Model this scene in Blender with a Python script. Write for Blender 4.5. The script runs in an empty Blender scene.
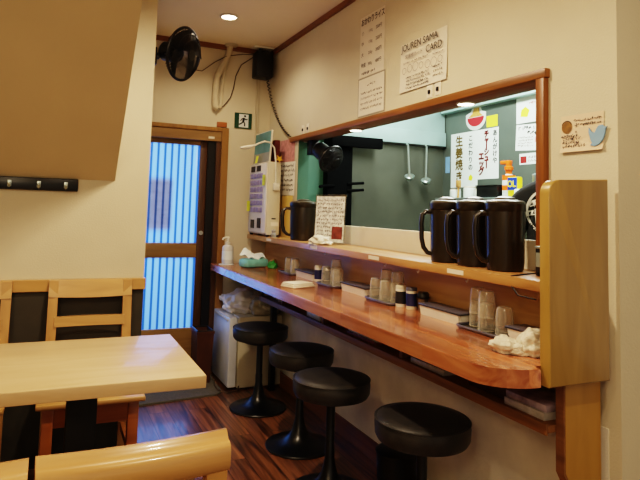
import bpy, bmesh, math, random
from mathutils import Vector, Matrix, noise
from mathutils.bvhtree import BVHTree
random.seed(7)
C = bpy.context.scene.collection
PI = math.pi
EYE = 1.2

# ------------------------------------------------------------------ materials
def lin(h):
    if isinstance(h, str):
        h = h.lstrip('#')
        c = [int(h[i:i+2], 16)/255 for i in (0, 2, 4)]
        return tuple(x/12.92 if x <= .04045 else ((x+.055)/1.055)**2.4 for x in c) + (1,)
    return tuple(h)[:3] + (1,)

def M(name, col, rough=.5, metal=0, var=.08, scale=12, bump=0, bscale=60, spec=.5, coat=0, emit=None, estr=0, stretch=(1, 1, 1)):
    m = bpy.data.materials.new(name); m.use_nodes = True
    nt = m.node_tree; N = nt.nodes; L = nt.links
    p = N['Principled BSDF']
    c = lin(col)
    tc = N.new('ShaderNodeTexCoord'); mp = N.new('ShaderNodeMapping')
    mp.inputs['Scale'].default_value = stretch
    L.new(tc.outputs['Object'], mp.inputs['Vector'])
    nz = N.new('ShaderNodeTexNoise'); nz.inputs['Scale'].default_value = scale; nz.inputs['Detail'].default_value = 4
    L.new(mp.outputs['Vector'], nz.inputs['Vector'])
    rp = N.new('ShaderNodeValToRGB')
    rp.color_ramp.elements[0].position = .3; rp.color_ramp.elements[1].position = .7
    rp.color_ramp.elements[0].color = tuple(max(0, x*(1-var)) for x in c[:3]) + (1,)
    rp.color_ramp.elements[1].color = tuple(min(1, x*(1+var)) for x in c[:3]) + (1,)
    L.new(nz.outputs['Fac'], rp.inputs['Fac']); L.new(rp.outputs['Color'], p.inputs['Base Color'])
    p.inputs['Roughness'].default_value = rough; p.inputs['Metallic'].default_value = metal
    p.inputs['Specular IOR Level'].default_value = spec
    if coat:
        p.inputs['Coat Weight'].default_value = coat; p.inputs['Coat Roughness'].default_value = .12
    if emit is not None:
        p.inputs['Emission Color'].default_value = lin(emit); p.inputs['Emission Strength'].default_value = estr
    if bump:
        n2 = N.new('ShaderNodeTexNoise'); n2.inputs['Scale'].default_value = bscale; n2.inputs['Detail'].default_value = 3
        L.new(mp.outputs['Vector'], n2.inputs['Vector'])
        b = N.new('ShaderNodeBump'); b.inputs['Strength'].default_value = bump; b.inputs['Distance'].default_value = .01
        L.new(n2.outputs['Fac'], b.inputs['Height']); L.new(b.outputs['Normal'], p.inputs['Normal'])
    return m

def WOOD(name, c1, c2, axis='Y', rough=.35, stave=None, coat=0, grain=9, mortar=0, mortar_col='#120804', bump=.05, detail=.5):
    """grain stretched along an axis; stave=(length,width) adds glued boards"""
    m = bpy.data.materials.new(name); m.use_nodes = True
    nt = m.node_tree; N = nt.nodes; L = nt.links; p = N['Principled BSDF']
    tc = N.new('ShaderNodeTexCoord'); mp = N.new('ShaderNodeMapping')
    if axis == 'Y': mp.inputs['Rotation'].default_value = (0, 0, -PI/2)
    if axis == 'Z': mp.inputs['Rotation'].default_value = (0, PI/2, 0)
    L.new(tc.outputs['Object'], mp.inputs['Vector'])
    m2 = N.new('ShaderNodeMapping'); m2.inputs['Scale'].default_value = (.9, grain, grain)
    L.new(mp.outputs['Vector'], m2.inputs['Vector'])
    nz = N.new('ShaderNodeTexNoise'); nz.inputs['Scale'].default_value = 2.2; nz.inputs['Detail'].default_value = 6
    nz.inputs['Distortion'].default_value = 1.2
    rp = N.new('ShaderNodeValToRGB')
    rp.color_ramp.elements[0].position = .28; rp.color_ramp.elements[1].position = .72
    rp.color_ramp.elements[0].color = lin(c1); rp.color_ramp.elements[1].color = lin(c2)
    L.new(nz.outputs['Fac'], rp.inputs['Fac'])
    out = rp.outputs['Color']
    if stave:
        br = N.new('ShaderNodeTexBrick')
        br.inputs['Scale'].default_value = 1; br.inputs['Brick Width'].default_value = stave[0]; br.inputs['Row Height'].default_value = stave[1]
        br.inputs['Mortar Size'].default_value = mortar; br.inputs['Color1'].default_value = (.2, .2, .2, 1); br.inputs['Color2'].default_value = (1, 1, 1, 1)
        br.inputs['Mortar'].default_value = (0, 0, 0, 1); br.inputs['Bias'].default_value = 0
        br.offset = .37; br.offset_frequency = 2
        L.new(mp.outputs['Vector'], br.inputs['Vector'])
        # each stave its own slice of the grain
        ad = N.new('ShaderNodeVectorMath'); ad.operation = 'ADD'
        sc = N.new('ShaderNodeVectorMath'); sc.operation = 'SCALE'; sc.inputs['Scale'].default_value = 7.3
        L.new(br.outputs['Color'], sc.inputs[0]); L.new(m2.outputs['Vector'], ad.inputs[0]); L.new(sc.outputs['Vector'], ad.inputs[1])
        L.new(ad.outputs['Vector'], nz.inputs['Vector'])
        mx = N.new('ShaderNodeMix'); mx.data_type = 'RGBA'; mx.blend_type = 'MULTIPLY'; mx.inputs['Factor'].default_value = detail
        L.new(out, mx.inputs['A']); L.new(br.outputs['Color'], mx.inputs['B']); out = mx.outputs['Result']
        if mortar:
            m3 = N.new('ShaderNodeMix'); m3.data_type = 'RGBA'
            L.new(br.outputs['Fac'], m3.inputs['Factor']); L.new(out, m3.inputs['A']); m3.inputs['B'].default_value = lin(mortar_col)
            out = m3.outputs['Result']
    else:
        L.new(m2.outputs['Vector'], nz.inputs['Vector'])
    L.new(out, p.inputs['Base Color'])
    p.inputs['Roughness'].default_value = rough
    if coat: p.inputs['Coat Weight'].default_value = coat; p.inputs['Coat Roughness'].default_value = .08
    if bump:
        b = N.new('ShaderNodeBump'); b.inputs['Strength'].default_value = bump; b.inputs['Distance'].default_value = .004
        L.new(nz.outputs['Fac'], b.inputs['Height']); L.new(b.outputs['Normal'], p.inputs['Normal'])
    return m

def GLASS(name, tint, gloss=.12, rough=.08):
    m = bpy.data.materials.new(name); m.use_nodes = True
    nt = m.node_tree; N = nt.nodes; L = nt.links
    N.remove(N['Principled BSDF'])
    t = N.new('ShaderNodeBsdfTransparent'); t.inputs['Color'].default_value = lin(tint)
    g = N.new('ShaderNodeBsdfGlossy'); g.inputs['Roughness'].default_value = rough
    lw = N.new('ShaderNodeLayerWeight'); lw.inputs['Blend'].default_value = .35
    ma = N.new('ShaderNodeMath'); ma.operation = 'MULTIPLY_ADD'; ma.inputs[1].default_value = .55; ma.inputs[2].default_value = gloss
    mx = N.new('ShaderNodeMixShader')
    L.new(lw.outputs['Facing'], ma.inputs[0]); L.new(ma.outputs[0], mx.inputs['Fac'])
    L.new(t.outputs[0], mx.inputs[1]); L.new(g.outputs[0], mx.inputs[2]); L.new(mx.outputs[0], N['Material Output'].inputs['Surface'])
    return m

def TRANSLUCENT(name, col, trans_col, clear=.35, diff=.2):
    m = bpy.data.materials.new(name); m.use_nodes = True
    nt = m.node_tree; N = nt.nodes; L = nt.links
    N.remove(N['Principled BSDF'])
    a = N.new('ShaderNodeBsdfTranslucent'); a.inputs['Color'].default_value = lin(trans_col)
    d = N.new('ShaderNodeBsdfDiffuse'); d.inputs['Color'].default_value = lin(col)
    t = N.new('ShaderNodeBsdfTransparent'); t.inputs['Color'].default_value = lin(trans_col)
    m1 = N.new('ShaderNodeMixShader'); m1.inputs['Fac'].default_value = diff
    m2 = N.new('ShaderNodeMixShader'); m2.inputs['Fac'].default_value = clear
    L.new(a.outputs[0], m1.inputs[1]); L.new(d.outputs[0], m1.inputs[2]); L.new(m1.outputs[0], m2.inputs[1]); L.new(t.outputs[0], m2.inputs[2])
    L.new(m2.outputs[0], N['Material Output'].inputs['Surface'])
    return m

WALL = M('wall_paper', '#cabfa6', .85, var=.03, scale=5, bump=.12, bscale=140)
WALLSHADE = M('shaded_wall_paper', '#c9b692', .85, var=.03, scale=4, bump=.1, bscale=140)  # wall paper again, tinted tan for the weaker light under the stair
CEIL = M('ceiling_paper', '#eadbb8', .9, var=.03, scale=3, bump=.06)
DIRTYLIT = M('low_wall_paper', '#dad2c0', .85, var=.12, scale=6, bump=.15, bscale=90)
FLOOR = WOOD('plank_floor', '#26110a', '#a56c44', 'Y', .3, (.75, .115), coat=.25, grain=15, mortar=.0016, detail=.62, bump=.08)
TRIMW = WOOD('trim_wood', '#6e4220', '#8c582c', 'Y', .4, grain=16)
TRIMX = WOOD('trim_wood_cross', '#6e4220', '#8c582c', 'X', .4, grain=16)
FRAMEW = WOOD('frame_wood', '#6c421a', '#8f5a26', 'Y', .4, grain=14)
FRAMEZ = WOOD('jamb_wood', '#683c15', '#885220', 'Z', .4, grain=14)
COUNTER = WOOD('counter_wood', '#a05230', '#dc9262', 'Y', .25, (.55, .055), coat=.5, grain=10, detail=.62, bump=.02)
COUNTB = WOOD('counter_back_wood', '#a9814e', '#c6a06a', 'Y', .42, grain=9)
SHELFW = WOOD('shelf_wood', '#97683a', '#b88c58', 'Y', .35, grain=10, coat=.2)
PANELW = WOOD('panel_wood', '#9a7838', '#b5914e', 'Z', .38, (1.7, .062), coat=.25, grain=6, detail=.22)
POSTW = WOOD('post_wood', '#9c7434', '#b08640', 'Z', .4, grain=6)
UNDERW = WOOD('under_shelf_wood', '#6e4826', '#8f6438', 'Y', .6, grain=12)
DOORW = WOOD('door_wood', '#7a5c34', '#947244', 'X', .45, grain=12)
DOORZ = WOOD('door_wood_upright', '#3d2510', '#553617', 'Z', .45, grain=12)
CASEW = WOOD('door_case_wood', '#825c2c', '#9a723a', 'Z', .4, grain=12)
TABLEW = WOOD('table_wood', '#b99c74', '#c8ad88', 'X', .38, grain=7, coat=.2, bump=.015)
CHAIRW = WOOD('chair_wood', '#a87e48', '#c2955a', 'X', .35, grain=8, coat=.3)
CHAIRZ = WOOD('chair_wood_upright', '#a57a45', '#bd9056', 'Z', .35, grain=8, coat=.3)
CHAIRR = WOOD('chair_rail_wood', '#8a4a1c', '#a9622a', 'X', .35, grain=8, coat=.2)
HONEYW = WOOD('honey_wood', '#b28652', '#c49966', 'X', .28, grain=9, coat=.4)
HONEYZ = WOOD('honey_wood_upright', '#a87c48', '#bc8e58', 'Z', .3, grain=6, coat=.4)
WAINS = M('dark_wainscot', '#37342b', .6, var=.1)
BLACK = M('black_plastic', '#0b0b0c', .4, var=.2)
BLACKM = M('black_metal', '#08090a', .32, var=.2, spec=.5)
VINYL = M('black_vinyl', '#2b2a28', .42, var=.25, scale=30, bump=.06, bscale=180)
DARKG = M('dark_grille', '#0f0d0a', .45, var=.2)
WHITE = M('white_plastic', '#dcd6c6', .4, var=.03)
CREAM = M('cream_plastic', '#cdc4ac', .45, var=.04)
FRIDGE = M('fridge_cream', '#c6bea6', .35, var=.03)
FRIDGED = M('fridge_door_daylit', '#c8cbd0', .3, var=.03)  # bluish daylight from the entrance tinted into the white
PAPER = M('white_paper', '#ddd3c0', .8, var=.02)
PAPERK = M('cool_white_paper', '#dfe8e6', .8, var=.02)
PAPERP = M('pinkish_paper', '#d9bfa3', .8, var=.03)
PAPERY = M('yellow_paper', '#d8b86a', .8, var=.04)
INK = M('ink', '#1d1a1c', .8, var=.1)
INKR = M('red_ink', '#8e1c18', .8, var=.1)
INKB = M('brown_ink', '#5d4a1c', .8, var=.1)
INKP = M('pale_ink', '#6e6058', .8, var=.1)
PINK = M('pink_print', '#c58a8a', .7, var=.25, scale=30)
TEAL = M('teal_print', '#57817c', .6, var=.25, scale=9)
DRED = M('dark_red_card', '#5a1c18', .6, var=.15)
LAV = M('lavender_button', '#8f87a6', .4, var=.08)
YEL = M('yellow_note', '#dfe23a', .7, var=.04)
STEEL = M('stainless', '#b9c6c4', .3, metal=.85, var=.06, scale=3)
HOODM = M('hood_steel', '#a9c8c6', .42, metal=.35, var=.14, scale=2.5)
KDARK = M('dark_kitchen_panel', '#51544a', .4, metal=.25, var=.18, scale=3)
KGREEN = M('green_kitchen_panel', '#47705f', .4, var=.1, scale=3)
KGREY = M('grey_kitchen_wall', '#5e665f', .4, metal=.3, var=.12, scale=3)
UPST = M('cream_tile', '#d5cbb2', .5, var=.03)
PITCH = M('black_pitcher', '#1f180e', .3, var=.15, coat=.15)
PITCHL = M('pitcher_lid', '#4a4234', .3, var=.1)
COTTON = M('white_cotton', '#d8d0bd', .9, var=.04, bump=.5, bscale=120)
BAGM = M('white_bag', '#dedad6', .35, var=.08, scale=20, bump=.35, bscale=14)
BAGG = M('tan_bag', '#a09680', .5, var=.2, scale=20, bump=.3, bscale=40)
MATG = M('grey_mat', '#5c584e', .95, var=.12, scale=60, bump=.6, bscale=200)
BIN = M('brown_bin', '#4a2a1c', .45, var=.15)
TRAY = M('dark_tray', '#2a241c', .35, var=.15)
BOXW = M('box_white', '#d9d4c6', .4, var=.04)
BOXL = M('lid_metal', '#5c5a64', .35, metal=.15, var=.12)
NAVY = M('navy_label', '#1d2350', .5, var=.2)
CYAN = M('teal_pack', '#7cc0bc', .45, var=.15, scale=30)
GREENP = M('green_pack', '#2f8a3a', .45, var=.15)
ORANGE = M('orange_plastic', '#e5661f', .4, var=.05)
BLUEP = M('blue_pack', '#1d3fb0', .4, var=.08)
YELP = M('yellow_pack', '#e6d526', .4, var=.05)
BIRD = M('blue_card', '#7ea3bd', .6, var=.04)
BROWNP = M('brown_print', '#7a5520', .6, var=.35, scale=60)
EXITG = M('exit_green', '#0f3f2b', .4, var=.1)
RED = M('red_bowl', '#b3202a', .5, var=.05)
WHITEP = M('white_print', '#d6dad8', .7, var=.03)
SHIRT = M('black_shirt', '#131a20', .9, var=.2, bump=.2)
PANTS = M('dark_trousers', '#1b1c22', .9, var=.15)
SKIN = M('skin', '#b98462', .55, var=.06)
HAIR = M('black_hair', '#0e0b0a', .5, var=.2, bump=.4)
GLASSM = GLASS('tumbler_glass', '#eeeae0', .14, .06)
CLEAR = GLASS('clear_acrylic', '#f2f2ee', .08, .05)
BOTTLE = M('milky_bottle', '#cfd0cc', .3, var=.04)
LAMP = M('lamp_disc', '#fff3dd', .5, emit='#ffe9c8', estr=14)
LAMPW = M('window_lamp_disc', '#fff3dd', .5, emit='#fff2dc', estr=10)
MAGP = M('purple_magazine', '#9b8d98', .5, var=.55, scale=22)
MAGW = M('white_magazine', '#b7b0aa', .5, var=.3, scale=25)
MAGR = M('red_magazine', '#7b3a30', .5, var=.6, scale=30)
MENUP = M('menu_print', '#d8d8d2', .7, var=.35, scale=45)
CABLEW = M('ivory_cable', '#bfb398', .6, var=.05)
CABLED = M('dark_cable', '#4a3a2a', .6, var=.05)

def glazing():
    m = bpy.data.materials.new('fluted_glass'); m.use_nodes = True
    nt = m.node_tree; N = nt.nodes; L = nt.links
    N.remove(N['Principled BSDF'])
    tc = N.new('ShaderNodeTexCoord'); sx = N.new('ShaderNodeSeparateXYZ'); L.new(tc.outputs['Object'], sx.inputs[0])
    mu = N.new('ShaderNodeMath'); mu.operation = 'MULTIPLY'; mu.inputs[1].default_value = 2*PI/.049
    sn = N.new('ShaderNodeMath'); sn.operation = 'SINE'
    L.new(sx.outputs['X'], mu.inputs[0]); L.new(mu.outputs[0], sn.inputs[0])
    rp = N.new('ShaderNodeValToRGB'); e = rp.color_ramp.elements
    e[0].position = .08; e[0].color = lin('#2f62a8'); e[1].position = .42; e[1].color = lin('#8fc4fb')
    ad = N.new('ShaderNodeMath'); ad.operation = 'MULTIPLY_ADD'; ad.inputs[1].default_value = .5; ad.inputs[2].default_value = .5
    L.new(sn.outputs[0], ad.inputs[0]); L.new(ad.outputs[0], rp.inputs['Fac'])
    a = N.new('ShaderNodeBsdfTranslucent'); L.new(rp.outputs['Color'], a.inputs['Color'])
    t = N.new('ShaderNodeBsdfTransparent'); L.new(rp.outputs['Color'], t.inputs['Color'])
    m2 = N.new('ShaderNodeMixShader'); m2.inputs['Fac'].default_value = .35
    L.new(a.outputs[0], m2.inputs[1]); L.new(t.outputs[0], m2.inputs[2])
    g = N.new('ShaderNodeBsdfGlossy'); g.inputs['Roughness'].default_value = .15
    m3 = N.new('ShaderNodeMixShader'); m3.inputs['Fac'].default_value = .06
    L.new(m2.outputs[0], m3.inputs[1]); L.new(g.outputs[0], m3.inputs[2])
    L.new(m3.outputs[0], N['Material Output'].inputs['Surface'])
    return m
GLAZE = glazing()

def frosted():
    m = bpy.data.materials.new('ribbed_tumbler_glass'); m.use_nodes = True
    nt = m.node_tree; N = nt.nodes; L = nt.links
    N.remove(N['Principled BSDF'])
    t = N.new('ShaderNodeBsdfTransparent'); t.inputs['Color'].default_value = lin('#fbf8f0')
    d = N.new('ShaderNodeBsdfDiffuse'); d.inputs['Color'].default_value = lin('#e8e2d2')
    g = N.new('ShaderNodeBsdfGlossy'); g.inputs['Roughness'].default_value = .12
    lw = N.new('ShaderNodeLayerWeight'); lw.inputs['Blend'].default_value = .4
    ma = N.new('ShaderNodeMath'); ma.operation = 'MULTIPLY_ADD'; ma.inputs[1].default_value = .45; ma.inputs[2].default_value = .15
    a = N.new('ShaderNodeMixShader'); b = N.new('ShaderNodeMixShader'); b.inputs['Fac'].default_value = .10
    L.new(lw.outputs['Facing'], ma.inputs[0]); L.new(ma.outputs[0], a.inputs['Fac']); L.new(t.outputs[0], a.inputs[1]); L.new(d.outputs[0], a.inputs[2])
    L.new(a.outputs[0], b.inputs[1]); L.new(g.outputs[0], b.inputs[2]); L.new(b.outputs[0], N['Material Output'].inputs['Surface'])
    return m
GLASSM = frosted()

# ------------------------------------------------------------------ mesh helpers
class MB:
    def __init__(s): s.b = bmesh.new()
    def box(s, x0, x1, y0, y1, z0, z1, bev=0, mat=None):
        r = bmesh.ops.create_cube(s.b, size=1)
        T = Matrix.Translation(((x0+x1)/2, (y0+y1)/2, (z0+z1)/2)) @ Matrix.Diagonal((abs(x1-x0), abs(y1-y0), abs(z1-z0), 1))
        vs = r['verts']; bmesh.ops.transform(s.b, matrix=T, verts=vs)
        if bev:
            es = list({e for v in vs for e in v.link_edges})
            r2 = bmesh.ops.bevel(s.b, geom=es, offset=bev, segments=2, profile=.5, affect='EDGES')
            vs = list({v for f in r2['faces'] for v in f.verts} | {v for v in vs if v.is_valid})
        if mat is not None: bmesh.ops.transform(s.b, matrix=mat, verts=vs)
        return s
    def lathe(s, prof, seg=32, loc=(0, 0, 0), mat=None, cap=True):
        rings = []
        T = Matrix.Translation(loc) @ (mat or Matrix())
        for r, z in prof:
            if r < 1e-6: rings.append([s.b.verts.new(T @ Vector((0, 0, z)))])
            else: rings.append([s.b.verts.new(T @ Vector((r*math.cos(2*PI*i/seg), r*math.sin(2*PI*i/seg), z))) for i in range(seg)])
        for a, c in zip(rings, rings[1:]):
            for i in range(seg):
                j = (i+1) % seg
                q = [a[i % len(a)], a[j % len(a)], c[j % len(c)], c[i % len(c)]]
                q = list(dict.fromkeys(q))
                if len(q) > 2: s.b.faces.new(q)
        if cap:
            for rg, fl in ((rings[0], True), (rings[-1], False)):
                if len(rg) > 2: s.b.faces.new(rg[::-1] if fl else rg)
        return s
    def tube(s, pts, r, seg=8, cap=True):
        pts = [Vector(p) for p in pts]; rs = r if isinstance(r, (list, tuple)) else [r]*len(pts)
        rings = []; up = None
        for i, p in enumerate(pts):
            d = (pts[min(i+1, len(pts)-1)] - pts[max(i-1, 0)]).normalized()
            if up is None: up = d.orthogonal().normalized()
            up = (up - d*up.dot(d)); up = up.normalized() if up.length > 1e-6 else d.orthogonal().normalized()
            w = d.cross(up)
            rings.append([s.b.verts.new(p + rs[i]*(math.cos(2*PI*k/seg)*up + math.sin(2*PI*k/seg)*w)) for k in range(seg)])
        for a, c in zip(rings, rings[1:]):
            for k in range(seg): s.b.faces.new([a[k], a[(k+1) % seg], c[(k+1) % seg], c[k]])
        if cap: s.b.faces.new(rings[0][::-1]); s.b.faces.new(rings[-1])
        return s
    def prism(s, poly, h0, h1, T=None, bev=0):
        """poly in XY, pulled from z=h0 to z=h1"""
        T = T or Matrix()
        a = [s.b.verts.new(T @ Vector((x, y, h0))) for x, y in poly]; c = [s.b.verts.new(T @ Vector((x, y, h1))) for x, y in poly]
        s.b.faces.new(a[::-1]); top = s.b.faces.new(c); n = len(poly)
        for i in range(n): s.b.faces.new([a[i], a[(i+1) % n], c[(i+1) % n], c[i]])
        if bev: bmesh.ops.bevel(s.b, geom=list(top.edges), offset=bev, segments=3, profile=.5, affect='EDGES')
        return s
    def quad(s, ps):
        s.b.faces.new([s.b.verts.new(p) for p in ps]); return s
    def sheet(s, w, h, nx=8, ny=8, fn=None):
        g = [[s.b.verts.new((w*(i/nx-.5), h*(j/ny-.5), fn(i/nx, j/ny) if fn else 0)) for i in range(nx+1)] for j in range(ny+1)]
        for j in range(ny):
            for i in range(nx): s.b.faces.new([g[j][i], g[j][i+1], g[j+1][i+1], g[j+1][i]])
        return s
    def blob(s, rx, ry, rz, amp=.2, freq=4, sub=4, flat=True, seed=0, loc=(0, 0, 0)):
        r = bmesh.ops.create_icosphere(s.b, subdivisions=sub, radius=1)
        for v in r['verts']:
            p = v.co.copy()
            k = 1 + amp*noise.noise(p*freq*.5 + Vector((seed, 0, 0))) + amp*.6*noise.noise(p*freq + Vector((0, seed, 3)))
            p *= k
            v.co = Vector((p.x*rx, p.y*ry, max(p.z, -.55 if flat else -9)*rz)) + Vector(loc)
        return s

def obj(name, mb, mat, parent=None, smooth=True, label=None, angle=35):
    b = mb.b; bmesh.ops.recalc_face_normals(b, faces=b.faces)
    for f in b.faces: f.smooth = smooth
    if smooth:
        for e in b.edges:
            if len(e.link_faces) == 2 and e.calc_face_angle(0) > math.radians(angle): e.smooth = False
    me = bpy.data.meshes.new(name); b.to_mesh(me); b.free()
    me.materials.append(mat)
    o = bpy.data.objects.new(name, me); C.objects.link(o)
    if parent: o.parent = parent
    if label: o['label'] = label
    return o

def tag(o, label, cat, group=None, kind=None):
    o['label'] = label; o['category'] = cat
    if group: o['group'] = group
    if kind: o['kind'] = kind
    return o
def thing(name, label, cat, loc=(0, 0, 0), rz=0, group=None):
    o = bpy.data.objects.new(name, None); o.empty_display_size = .05; C.objects.link(o)
    o.location = loc; o.rotation_euler = (0, 0, rz)
    return tag(o, label, cat, group)
def struct(name, mb, mat, smooth=False):
    o = obj(name, mb, mat, None, smooth); o['kind'] = 'structure'; return o
def dup(root, loc, rz=None, label=None):
    r = root.copy(); C.objects.link(r); r.location = loc
    if rz is not None: r.rotation_euler = (0, 0, rz)
    if label: r['label'] = label
    for ch in list(root.children):
        c = ch.copy(); C.objects.link(c); c.parent = r
        for g in ch.children:
            d = g.copy(); C.objects.link(d); d.parent = c
    return r

def frame(origin, n, up=(0, 0, 1)):
    """matrix whose local +Z is the wall normal n and local +Y is up"""
    n = Vector(n).normalized(); u = Vector(up).cross(n).normalized(); v = n.cross(u)
    m = Matrix((u, v, n)).transposed().to_4x4(); m.translation = Vector(origin); return m

def text(s, size, mat, parent, x, y, z=.0012, bold=.0, rot=0, name='lettering', align='LEFT', squeeze=1, outline=None):
    cu = bpy.data.curves.new('t', 'FONT'); cu.body = s; cu.size = size; cu.align_x = align; cu.align_y = 'CENTER'
    cu.space_line = .95
    to = bpy.data.objects.new('t', cu); C.objects.link(to)
    dg = bpy.context.evaluated_depsgraph_get(); dg.update()
    me = bpy.data.meshes.new_from_object(to.evaluated_get(dg)); bpy.data.objects.remove(to)
    if bold:                                   # heavier strokes: the same glyph laid a hair to each side
        v0 = [tuple(v.co) for v in me.vertices]; f0 = [tuple(p.vertices) for p in me.polygons]; vv, ff = [], []
        for k, (dx, dy) in enumerate(((0, 0), (bold, 0), (-bold, 0), (0, bold), (0, -bold))):
            ff += [tuple(i+len(vv) for i in f) for f in f0]; vv += [(a+dx, b+dy, c+k*.00012) for a, b, c in v0]
        bpy.data.meshes.remove(me); me = bpy.data.meshes.new(name); me.from_pydata(vv, [], ff)
    T = Matrix.Translation((x, y, z)) @ Matrix.Rotation(rot, 4, 'Z') @ Matrix.Diagonal((squeeze, 1, 1, 1))
    me.transform(T); me.materials.clear(); me.materials.append(mat); me.name = name
    o = bpy.data.objects.new(name, me); C.objects.link(o); o.parent = parent
    return o
def vtext(s, size, mat, parent, x, y, step, bold=.0, z=.0012, name='lettering'):
    return [text('|' if c == 'ー' else c, size, mat, parent, x, y - step*i, z, bold, name=name, align='CENTER') for i, c in enumerate(s)]
def scrawl(parent, mat, rows, h=.006, z=.0011, name='small_writing', seed=1):
    """illegible handwriting: rows of (x0, x1, y)"""
    R = random.Random(seed); mb = MB()
    for x0, x1, y in rows:
        x = x0
        while x < x1:
            for k in range(R.randint(2, 4)):
                a = R.uniform(-.4, 1.9); l = h*R.uniform(.4, .95); t = h*.11
                cx, cy = x + R.uniform(0, h*.7), y + R.uniform(-h*.35, h*.35)
                dx, dy = math.cos(a)*l/2, math.sin(a)*l/2; px, py = -math.sin(a)*t, math.cos(a)*t
                zz = z + R.uniform(0, .0004)
                mb.quad([(cx-dx-px, cy-dy-py, zz), (cx+dx-px, cy+dy-py, zz), (cx+dx+px, cy+dy+py, zz), (cx-dx+px, cy-dy+py, zz)])
            x += h*R.uniform(.9, 1.35)
    return obj(name, mb, mat, parent, False)
def poster(name, label, cat, center, n, w, h, mat, group=None, fn=None, tilt=0):
    o = obj(name, MB().sheet(w, h, 10, 10, fn), mat, None, True)
    o.matrix_world = frame(center, n) @ Matrix.Rotation(tilt, 4, 'Z')
    return tag(o, label, cat, group)
def flat(poly, z=.0013):
    mb = MB(); mb.quad([(x, y, z) for x, y in poly]); return mb
def ring(r0, r1, z, seg=32, a0=0, a1=2*PI, sx=1):
    mb = MB()
    for i in range(seg):
        a, b = a0+(a1-a0)*i/seg, a0+(a1-a0)*(i+1)/seg
        mb.quad([(r0*math.cos(a)*sx, r0*math.sin(a), z), (r1*math.cos(a)*sx, r1*math.sin(a), z), (r1*math.cos(b)*sx, r1*math.sin(b), z), (r0*math.cos(b)*sx, r0*math.sin(b), z)])
    return mb
def arc(c, r, a0, a1, n=8):
    return [(c[0]+r*math.cos(a0+(a1-a0)*i/n), c[1]+r*math.sin(a0+(a1-a0)*i/n)) for i in range(n+1)]

# ------------------------------------------------------------------ the setting
XW, YB, ZC = 1.5, 4.15, 2.425
struct('floor', MB().box(-2.2, 3.3, -2.2, 4.4, -.06, 0), FLOOR)
struct('ceiling', MB().box(-2.2, 3.3, -2.2, 4.4, ZC, ZC+.06), CEIL)
OY0, OY1, OZ0, OZ1 = 1.44, 3.57, 1.0, 1.70
w = MB()
w.box(XW, 1.58, 1.16, YB, 0, OZ0).box(XW, 1.58, 1.16, YB, OZ1, ZC).box(XW, 1.58, 1.16, OY0, OZ0, OZ1).box(XW, 1.58, OY1, YB, OZ0, OZ1)
struct('wall_right', w, WALL)
struct('wall_near', MB().box(XW+.08, 3.2, 1.16, 1.24, 0, ZC), WALL)
DX0, DX1, DZ = .36, 1.125, 1.70
w = MB().box(-2.2, DX0, YB, YB+.1, 0, ZC).box(DX1+.045, 3.2, YB, YB+.1, 0, ZC).box(DX0, DX1+.045, YB, YB+.1, DZ+.09, ZC)
struct('wall_back', w, WALL)
struct('wall_left', MB().box(-2.2, .432, 2.95, YB, 0, ZC), WALL)
struct('wall_far_left', MB().box(-2.28, -2.2, -2.2, YB, 0, ZC), WALL)
struct('wall_kitchen', MB().box(3.125, 3.2, 1.24, YB, 0, ZC), KGREY)
# underside of a stair: slanted face that leans from the wall out over the table
s = MB(); a, z0, z1 = .27, 1.315, ZC
yt = 2.95 - (z1-z0)*1.04
for x in (-2.2, a): pass
p = [(-2.2, 2.949, z0), (a, 2.949, z0), (a, yt, z1), (-2.2, yt, z1), (-2.2, 2.949, z1), (a, 2.949, z1)]
v = [s.b.verts.new(q) for q in p]
for f in ((0, 1, 2, 3), (1, 5, 2), (0, 3, 4), (3, 2, 5, 4), (0, 4, 5, 1)): s.b.faces.new([v[i] for i in f])
struct('wall_stair_underside', s, WALLSHADE)
# trims
struct('trim_1', MB().box(XW-.02, XW, 1.16, YB, ZC-.036, ZC, .003), TRIMW)
struct('trim_2', MB().box(.425, XW-.02, YB-.02, YB, ZC-.036, ZC, .003), TRIMX)
struct('baseboard_right', MB().box(XW-.014, XW, 1.16, YB, 0, .094, .002), TRIMW)
# wainscot
struct('trim_3', MB().box(-2.2, .432, 2.94, 2.95, 0, .79), WAINS)
struct('trim_4', MB().box(-2.2, .438, 2.925, 2.95, .79, .845, .003), CHAIRW)
# serving window frame
wf = thing('window_1', 'wooden frame of the long serving window', 'window'); wf['kind'] = 'structure'; del wf['category']
obj('lintel', MB().box(XW-.022, 1.606, OY0-.03, 3.68, 1.668, 1.70, .003), FRAMEW, wf)
obj('jamb', MB().box(XW-.022, 1.548, 1.416, 1.452, 1.0, 1.668, .003), FRAMEZ, wf)
struct('trim_5', MB().box(1.585, 1.61, OY0, 4.149, .7, 1.117, .002), UPST)
# low wall under the counter: stained paper, colour lightened where light is missing
struct('trim_6', MB().box(XW-.004, XW, 1.2, 3.7, .094, .6), DIRTYLIT)

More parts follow.
